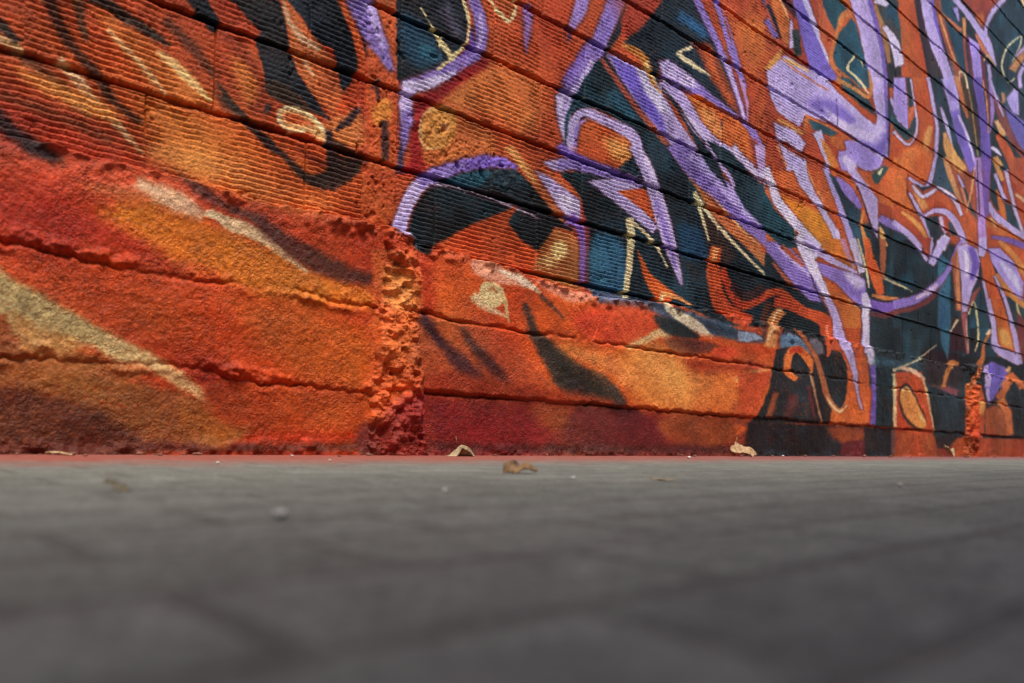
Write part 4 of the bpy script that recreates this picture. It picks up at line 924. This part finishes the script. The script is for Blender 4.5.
# ------------------------------------------------------------------ build the wall
C = mural()
wall = empty('graffiti_wall', FW)
tag(wall, 'long concrete block wall covered in orange, purple and dark graffiti lettering, with a rough painted base', 'wall')
M_block = paint_material('spray_paint_on_scored_block', 420, .0011, .62)
M_plinth = paint_material('spray_paint_on_render', 300, .0020, .56)
j0 = int(np.searchsorted(HY, .47))
DB_ = relief_blocks()
link('block_face', field_mesh('block_face', HY[j0:], DB_[j0:], C[j0:]), M_block, wall)
jp = int(np.searchsorted(HY, .66))
d, keep = relief_plinth(HY[:jp])
link('rendered_base', field_mesh('rendered_base', HY[:jp], d, C[:jp], keep), M_plinth, wall)
for args in ((-.434, .106, .054, .030, .019, 301), (3.87, .14, .12, .024, .014, 351)):
    d, keep = relief_seam(HY[:jp], *args)
    o = link('mortar_seam', field_mesh('mortar_seam', HY[:jp], d, C[:jp], keep), M_plinth, wall)
    o['label'] = 'lumpy orange mortar ridge running up the base beside the curled leaf' if args[0] < 0 else 'lumpy orange mortar ridge far along the base'

m_core, nt, b, N, L = nodes('bare_block')
tc = N('ShaderNodeTexCoord'); n1 = N('ShaderNodeTexNoise', Scale=14.0, Detail=6.0); L(tc.outputs['Object'], n1.inputs['Vector'])
rp = N('ShaderNodeValToRGB'); rp.color_ramp.elements[0].color = (.16, .15, .14, 1); rp.color_ramp.elements[1].color = (.30, .29, .27, 1)
L(n1.outputs[0], rp.inputs[0]); L(rp.outputs[0], b.inputs['Base Color']); b.inputs['Roughness'].default_value = .9
bm = bmesh.new()
bmesh.ops.create_cube(bm, size=1, matrix=Matrix.Translation((3.95, .155, 1.74)) @ Matrix.Diagonal((13.12, .19, 3.66, 1)))
me = bpy.data.meshes.new('block_core'); bm.to_mesh(me); bm.free()
link('block_core', me, m_core, wall)

# ------------------------------------------------------------------ pavement
m, nt, b, N, L = nodes('concrete_pavers')
tc = N('ShaderNodeTexCoord')
mp = N('ShaderNodeMapping'); L(tc.outputs['Object'], mp.inputs['Vector'])
mp.inputs['Location'].default_value = (.03, .013, 0)
nw = N('ShaderNodeTexNoise', Scale=9.0, Detail=2.0); L(tc.outputs['Object'], nw.inputs['Vector'])
br = N('ShaderNodeTexBrick', offset=.5, squash=1.0)
br.inputs['Color1'].default_value = (.160, .176, .150, 1); br.inputs['Color2'].default_value = (.194, .210, .180, 1)
br.inputs['Mortar'].default_value = (.128, .136, .116, 1)
br.inputs['Scale'].default_value = 1.0; br.inputs['Brick Width'].default_value = .2; br.inputs['Row Height'].default_value = .1
br.inputs['Mortar Size'].default_value = .006; br.inputs['Mortar Smooth'].default_value = .35; br.inputs['Bias'].default_value = .0
L(mp.outputs[0], br.inputs['Vector'])
nd = N('ShaderNodeTexNoise', Scale=3.2, Detail=6.0, Roughness=.62); L(tc.outputs['Object'], nd.inputs['Vector'])
nf = N('ShaderNodeTexNoise', Scale=160.0, Detail=5.0, Roughness=.7); L(tc.outputs['Object'], nf.inputs['Vector'])
nm = N('ShaderNodeTexNoise', Scale=28.0, Detail=4.0, Roughness=.6); L(tc.outputs['Object'], nm.inputs['Vector'])
def mul(a, bb, lo, hi, f0=.3, f1=.7):
    r = N('ShaderNodeMapRange'); r.inputs[1].default_value = f0; r.inputs[2].default_value = f1; r.inputs[3].default_value = lo; r.inputs[4].default_value = hi
    L(bb, r.inputs[0])
    x = N('ShaderNodeMix', data_type='RGBA', blend_type='MULTIPLY'); x.inputs[0].default_value = 1
    L(a, x.inputs[6]); L(r.outputs[0], x.inputs[7]); return x.outputs[2]
c = mul(br.outputs['Color'], nd.outputs[0], .88, 1.10)
c = mul(c, nm.outputs[0], .76, 1.22)
c = mul(c, nf.outputs[0], .50, 1.5)
# pale grit
vo = N('ShaderNodeTexVoronoi', Scale=46.0); L(tc.outputs['Object'], vo.inputs['Vector'])
gr = N('ShaderNodeMapRange'); gr.inputs[1].default_value = .10; gr.inputs[2].default_value = .07; L(vo.outputs['Distance'], gr.inputs[0])
gsel = N('ShaderNodeSeparateColor'); L(vo.outputs['Color'], gsel.inputs[0])
gg = N('ShaderNodeMath', operation='GREATER_THAN'); gg.inputs[1].default_value = .78; L(gsel.outputs[0], gg.inputs[0])
gm = N('ShaderNodeMath', operation='MULTIPLY'); L(gr.outputs[0], gm.inputs[0]); L(gg.outputs[0], gm.inputs[1])
x = N('ShaderNodeMix', data_type='RGBA'); L(gm.outputs[0], x.inputs[0]); L(c, x.inputs[6]); x.inputs[7].default_value = (.40, .38, .34, 1)
c = x.outputs[2]
# red overspray lying on the paving along the foot of the wall
sp = N('ShaderNodeSeparateXYZ'); L(tc.outputs['Object'], sp.inputs[0])
na = N('ShaderNodeTexNoise', Scale=9.0, Detail=9.0, Roughness=.78); L(tc.outputs['Object'], na.inputs['Vector'])
ma = N('ShaderNodeMath', operation='MULTIPLY_ADD'); L(na.outputs[0], ma.inputs[0]); ma.inputs[1].default_value = .95; L(sp.outputs[1], ma.inputs[2])
ov = N('ShaderNodeMapRange', interpolation_type='SMOOTHSTEP'); ov.inputs[1].default_value = -.20; ov.inputs[2].default_value = .32; ov.inputs[3].default_value = 0; ov.inputs[4].default_value = .72
L(ma.outputs[0], ov.inputs[0])
rl = N('ShaderNodeMapRange'); rl.inputs[1].default_value = -.5; rl.inputs[2].default_value = 2.6; L(sp.outputs[0], rl.inputs[0])
rc = N('ShaderNodeMix', data_type='RGBA'); L(rl.outputs[0], rc.inputs[0]); rc.inputs[6].default_value = (.36, .055, .028, 1); rc.inputs[7].default_value = (.25, .055, .06, 1)
x = N('ShaderNodeMix', data_type='RGBA'); L(ov.outputs[0], x.inputs[0]); L(c, x.inputs[6]); L(rc.outputs[2], x.inputs[7])
L(x.outputs[2], b.inputs['Base Color'])
b.inputs['Roughness'].default_value = .82; b.inputs['Specular IOR Level'].default_value = .3
b1 = N('ShaderNodeBump', Strength=1.0, Distance=.002, invert=True); L(br.outputs['Fac'], b1.inputs['Height'])
b2 = N('ShaderNodeBump', Strength=.7, Distance=.0016); L(nf.outputs[0], b2.inputs['Height']); L(b1.outputs[0], b2.inputs['Normal'])
b3 = N('ShaderNodeBump', Strength=.6, Distance=.006); L(nm.outputs[0], b3.inputs['Height']); L(b2.outputs[0], b3.inputs['Normal'])
L(b3.outputs[0], b.inputs['Normal'])
me = bpy.data.meshes.new('pavement')
R_ = 60
me.from_pydata([(x_, y_, ground_z(x_)) for x_, y_ in ((-R_, -R_), (R_, -R_), (R_, R_), (-R_, R_))], [], [(0, 1, 2, 3)])
pav = link('pavement', me, m); pav.matrix_world = FW
tag(pav, 'grey concrete paving in front of the wall, stained red along its foot', kind='structure')

# ------------------------------------------------------------------ added wall behind the lens, out of view, shading the near paving
bm = bmesh.new()
AW, AH = 2.6, 3.15
bmesh.ops.create_cube(bm, size=1, matrix=Matrix.Translation((1.5, -AW - .1, AH / 2 - .1)) @ Matrix.Diagonal((18, .2, AH, 1)))
bmesh.ops.create_cube(bm, size=1, matrix=Matrix.Translation((1.5, -AW - .1, AH - .1 + .03)) @ Matrix.Diagonal((18.06, .26, .06, 1)))
me = bpy.data.meshes.new('added_shade_wall'); bm.to_mesh(me); bm.free()
pw = link('added_shade_wall', me, m_core); pw.matrix_world = FW
tag(pw, 'plain grey concrete wall with a coping added out of view behind the lens to shade the near paving', 'wall')

# ------------------------------------------------------------------ dry leaves and grit
def leaf_material(name, c0, c1, sc_=60.):
    m, nt, b, N, L = nodes(name)
    tc = N('ShaderNodeTexCoord'); n = N('ShaderNodeTexNoise', Scale=sc_, Detail=5.0, Roughness=.65); L(tc.outputs['Object'], n.inputs['Vector'])
    r = N('ShaderNodeValToRGB'); r.color_ramp.elements[0].position = .36; r.color_ramp.elements[1].position = .62
    r.color_ramp.elements[0].color = (*c0, 1); r.color_ramp.elements[1].color = (*c1, 1)
    L(n.outputs[0], r.inputs[0]); L(r.outputs[0], b.inputs['Base Color'])
    b.inputs['Roughness'].default_value = .7
    bp = N('ShaderNodeBump', Strength=.6, Distance=.001); L(n.outputs[0], bp.inputs['Height']); L(bp.outputs[0], b.inputs['Normal'])
    return m

M_cream = leaf_material('dry_leaf_cream', (.20, .13, .055), (.50, .40, .23))
M_tan = leaf_material('dry_leaf_tan', (.30, .16, .07), (.55, .38, .20))
M_brown = leaf_material('dry_leaf_brown', (.06, .028, .012), (.27, .15, .06))
M_olive = leaf_material('dry_leaf_olive', (.05, .04, .022), (.20, .16, .09))
M_grit = leaf_material('pale_grit', (.5, .49, .46), (.74, .73, .70), 300.)

def blade(width_fn, length, shape_fn, nu=26, nv=14, th=.0006):
    """leaf blade: u along the midrib, v across; shape_fn bends the flat blade in space"""
    bm = bmesh.new(); grid = []
    for i in range(nu + 1):
        u = i / nu; row = []
        for j in range(nv + 1):
            v = 2 * j / nv - 1
            w = width_fn(u, v)
            row.append(bm.verts.new(shape_fn(u * length, v * w, u, v)))
        grid.append(row)
    for i in range(nu):
        for j in range(nv): bm.faces.new((grid[i][j], grid[i + 1][j], grid[i + 1][j + 1], grid[i][j + 1]))
    bmesh.ops.remove_doubles(bm, verts=bm.verts, dist=1e-5)
    bmesh.ops.recalc_face_normals(bm, faces=bm.faces)
    bm.normal_update(); bm.verts.index_update()
    low = [bm.verts.new(v.co - v.normal * th) for v in list(bm.verts)]
    faces = list(bm.faces); edges = [e for e in bm.edges if len(e.link_faces) == 1]
    for f in faces: bm.faces.new([low[v.index] for v in reversed(f.verts)])
    for e in edges:
        p, q = e.verts
        bm.faces.new((p, q, low[q.index], low[p.index]))
    bmesh.ops.recalc_face_normals(bm, faces=bm.faces)
    for f in bm.faces: f.smooth = True
    me = bpy.data.meshes.new('blade'); bm.to_mesh(me); bm.free()
    return me

def tube(name, pts, r0, r1, k=6):
    bm = bmesh.new(); rings = []
    for i, p in enumerate(pts):
        p = Vector(p); a = Vector(pts[max(0, i - 1)]); b_ = Vector(pts[min(len(pts) - 1, i + 1)])
        t = (b_ - a).normalized(); n = t.orthogonal().normalized(); w = t.cross(n)
        r = r0 + (r1 - r0) * i / (len(pts) - 1)
        rings.append([bm.verts.new(p + (n * math.cos(2 * math.pi * q / k) + w * math.sin(2 * math.pi * q / k)) * r) for q in range(k)])
    for A, B in zip(rings, rings[1:]):
        for q in range(k): bm.faces.new((A[q], A[(q + 1) % k], B[(q + 1) % k], B[q]))
    bm.faces.new(rings[0]); bm.faces.new(rings[-1])
    bmesh.ops.recalc_face_normals(bm, faces=bm.faces)
    for f in bm.faces: f.smooth = True
    me = bpy.data.meshes.new(name); bm.to_mesh(me); bm.free()
    return me

def settle(o, me_list, x, y, rz, lift=0.0):
    """stand the thing on the paving at x, y"""
    p = Vector((x, y, 0)); s = (p - Vector((0, Z0, 0))).dot(D)
    lo = min(v.co.z for me in me_list for v in me.vertices)
    o.matrix_world = Matrix.Translation((x, y, ground_z(s) - lo + lift)) @ Matrix.Rotation(rz, 4, 'Z')

GROUP = 'dry leaves on the pavement'
def leaf(label, xy, rz, wf, length, sf, mat, stem=None, th=.0006, **kw):
    r = empty('dry_leaf', Matrix.Identity(4)); tag(r, label, 'leaf', GROUP)
    me = blade(wf, length, sf, th=th, **kw); link('blade', me, mat, r); ms = [me]
    if stem:
        ms.append(tube('stem', stem, .0013, .0008)); link('stem', ms[1], mat, r)
    settle(r, ms, xy[0], xy[1], rz)
    return r

J = lambda u, v, k: .5 * math.sin(9.1 * u + 4.3 * v + k) + .3 * math.sin(17 * u - 11 * v + 2.1 * k) + .2 * math.sin(31 * u + 23 * v + k)
# curled leaf beside the mortar seam: an arched roll, open towards the lens
def sf(x, y, u, v):
    fr_ = .5 * (1 - v)                                   # 1 at the edge nearer the lens
    z = .036 * math.sin(math.pi * (.16 + .82 * u) ** .85) ** .55 + .004
    drop = fr_ ** 1.2 * (.014 + .16 * max(0, .50 - u) + .06 * max(0, u - .82)) + max(0, .62 - fr_) ** 1.6 * .10
    return (x + .003 * J(u, v, 2), -.016 * fr_ + .012 * (1 - fr_) - .006 * math.sin(math.pi * fr_), max(.001 + .001 * u, z - drop + .0042 * J(u, v, 3)))
leaf('cream curled dry leaf beside the foot of the lumpy mortar seam', (-0.1782, 2.1690), math.radians(20),
     lambda u, v: .02, .080, sf, M_cream, stem=[(.030, 0, .036), (.028, -.002, .046), (.026, -.003, .054)], th=.0012)
# small brown crumpled leaf out on the paving
def sf(x, y, u, v):
    w = .013 * (1 + .3 * math.sin(7 * u))
    return (x, y * .9 + .002 * J(u, v, 5), .0060 - .0038 * math.cos(4 * math.pi * u + .3) * (.7 + .3 * v) + .0040 * v * (1.2 - u) + .004 * J(u, v, 6) + .005 * v * (1 - u))
leaf('small brown crumpled dry leaf alone on the grey paving', (-0.0127, 1.2654), math.radians(-4),
     lambda u, v: .016 * max(.04, math.sin(math.pi * min(.985, .06 + .9 * u))) ** .6, .054, sf, M_brown)
# pale pointed leaf at the foot of the wall
def sf(x, y, u, v):
    return (x, .6 * y, .012 + .75 * y + .012 * math.sin(2.6 * u + .3) - .014 * u + .006 * abs(v) + .005 * J(u, v, 8))
def wf(u, v):
    pk = max(0, 1 - abs(u - .30) / .10) * (1 if v > 0 else .3) * .020 + max(0, 1 - abs(u - .78) / .09) * (.012 if v < 0 else .007)
    return .004 + .017 * math.sin(math.pi * min(1, .04 + .96 * u)) ** .7 + pk
leaf('pale tan pointed dry leaf lying against the dark foot of the wall', (0.8549, 3.1248), math.radians(18), wf, .118, sf, M_tan,
     stem=[(.036, .012, .045), (.034, .013, .060), (.036, .014, .068)], nu=44)
# blurred leaf scrap near the lens
def sf(x, y, u, v):
    return (x, y, .003 + .0035 * math.sin(4 * u + 1) + .0018 * v + .0012 * J(u, v, 9))
leaf('tiny olive leaf scrap out of focus in the left foreground', (-0.3671, 0.7229), math.radians(-12),
     lambda u, v: .005 * max(.05, math.sin(math.pi * min(.98, .05 + .9 * u))), .0265, sf, M_olive, th=.0004)
# far scrap under the dark stroke
def sf(x, y, u, v):
    return (x, y, .02 + .02 * math.cos(5 * u) * (1 - .3 * v) + .012 * v + .008 * J(u, v, 11))
leaf('small yellowish leaf scrap farthest along the foot of the wall', (2.4835, 4.5863), math.radians(30),
     lambda u, v: .028 * max(.2, math.sin(math.pi * min(.97, .08 + .9 * u))), .085, sf, M_cream)
# flat piece at the left
def sf(x, y, u, v):
    return (x, y, .003 + .002 * math.sin(5 * u) + .002 * J(u, v, 12))
leaf('flat pale tan leaf piece at the left foot of the wall', (-0.9015, 1.5478), math.radians(2),
     lambda u, v: .010 * max(.05, math.sin(math.pi * min(.98, .04 + .92 * u))), .052, sf, M_tan)
def sf(x, y, u, v):
    return (x, y, .0015 + .0012 * math.sin(4 * u + 2) + .0008 * J(u, v, 14))
leaf('thin whitish leaf sliver lying flat on the paving right of the brown leaf', (0.2017, 1.1597), math.radians(0),
     lambda u, v: .012 * max(.05, math.sin(math.pi * min(.98, .04 + .92 * u))), .036, sf, M_cream)

def pebble_mesh(r, seed):
    bm = bmesh.new(); bmesh.ops.create_icosphere(bm, subdivisions=2, radius=r)
    q = random.Random(seed)
    k = [q.uniform(-3, 3) for _ in range(9)]
    for v in bm.verts:
        n = v.co.normalized()
        v.co *= 1 + .22 * math.sin(3 * n.x * k[0] + k[1]) * math.sin(2 * n.y * k[2] + k[3]) + .12 * math.sin(5 * n.z + k[4])
        v.co.z *= .62
    for f in bm.faces: f.smooth = True
    me = bpy.data.meshes.new('pebble'); bm.to_mesh(me); bm.free(); return me
PEB = [(-0.1520, 0.5297, 0.0050, 'white pebble out of focus in the left foreground'),
  (-0.4897, 1.7855, 0.0040, 'pale grit grain by the wall between the seam and the left edge'),
  (-0.3624, 1.5991, 0.0030, 'pale grit grain on the paving just left of the mortar seam'),
  (-0.4898, 1.3367, 0.0030, 'pale grit grain on the red stained paving at the left'),
  (0.5783, 2.6069, 0.0060, 'pale grit grain left of the pointed tan leaf'),
  (1.1223, 3.3082, 0.0060, 'pale grit grain right of the pointed tan leaf'),
  (0.0881, 1.1346, 0.0035, 'pale grit grain on the paving right of the brown leaf'),
  (0.5528, 1.1361, 0.0040, 'pale grit grain on the paving at the far right'),
  (-0.0667, 0.8159, 0.0030, 'pale grit grain in front of the curled leaf')]
for i, (x_, y_, r, lab) in enumerate(PEB):
    me = pebble_mesh(r, i); o = link('pebble', me, M_grit); settle(o, [me], x_, y_, random.uniform(0, 6))
    tag(o, lab, 'pebble', 'grit along the pavement')

M_crumb = leaf_material('red_stained_mortar', (.13, .035, .02), (.30, .12, .07), 220.)
q = random.Random(21)
crumbs = [link('mortar_crumb', pebble_mesh(.004, 90 + k), M_crumb) for k in range(4)]
for i in range(60):
    s_ = -1.5 + 6.6 * q.random() ** 1.5; off = .035 + .10 * q.random() ** 2
    if i < 4: o = crumbs[i]
    else: o = crumbs[i % 4].copy(); col.objects.link(o)
    p = Vector((0, Z0, 0)) + D * s_ + NRM * off
    k = q.uniform(.5, 1.7) * (1 if s_ < 1.5 else 1.5)
    o.matrix_world = Matrix.Translation((p.x, p.y, ground_z(s_) + .0018 * k)) @ Matrix.Rotation(q.uniform(0, 6), 4, 'Z') @ Matrix.Diagonal((k * q.uniform(.7, 1.5), k, k * q.uniform(.7, 1.2), 1))
    tag(o, 'tiny red stained mortar crumb lying along the foot of the wall', 'crumb', 'mortar crumbs at the foot of the wall')

# ------------------------------------------------------------------ light
w = bpy.data.worlds.new('World'); sc.world = w; w.use_nodes = True
nt = w.node_tree; bg = nt.nodes['Background']
sky = nt.nodes.new('ShaderNodeTexSky'); sky.sky_type = 'NISHITA'; sky.sun_disc = False
sd = (NRM * .90 - D * .34).normalized(); EL = math.radians(64)
sky.sun_elevation = EL; sky.sun_rotation = math.atan2(sd.x, sd.y)
sky.air_density = 1.0; sky.dust_density = 4.0; sky.ozone_density = .6
nt.links.new(sky.outputs[0], bg.inputs[0]); bg.inputs[1].default_value = .13
su = bpy.data.lights.new('sun', 'SUN'); su.energy = 1.9; su.angle = math.radians(17); su.color = (1, .95, .88)
so = bpy.data.objects.new('sun', su); col.objects.link(so)
sv = Vector((sd.x * math.cos(EL), sd.y * math.cos(EL), math.sin(EL)))
so.rotation_euler = sv.to_track_quat('Z', 'Y').to_euler(); so.location = sv * 20

# ------------------------------------------------------------------ camera: a few centimetres above the paving
cd = bpy.data.cameras.new('camera'); cam = bpy.data.objects.new('camera', cd); col.objects.link(cam)
cd.sensor_width = 36; cd.lens = 800 / 1024 * 36
cd.shift_y = (439.7932 - 341.5) / 1024
cam.matrix_world = Matrix.Translation((0, 0, 0.0525)) @ Matrix.Rotation(math.pi / 2, 4, 'X') @ Matrix.Rotation(0.029671, 4, 'Z')
cd.clip_start = .01; cd.clip_end = 500
cd.dof.use_dof = True; cd.dof.focus_distance = 2.55; cd.dof.aperture_fstop = 3.3
sc.camera = cam
sc.cycles.diffuse_bounces = 2
sc.view_settings.view_transform = 'Standard'; sc.view_settings.look = 'None'
sc.view_settings.exposure = .55; sc.view_settings.gamma = 1
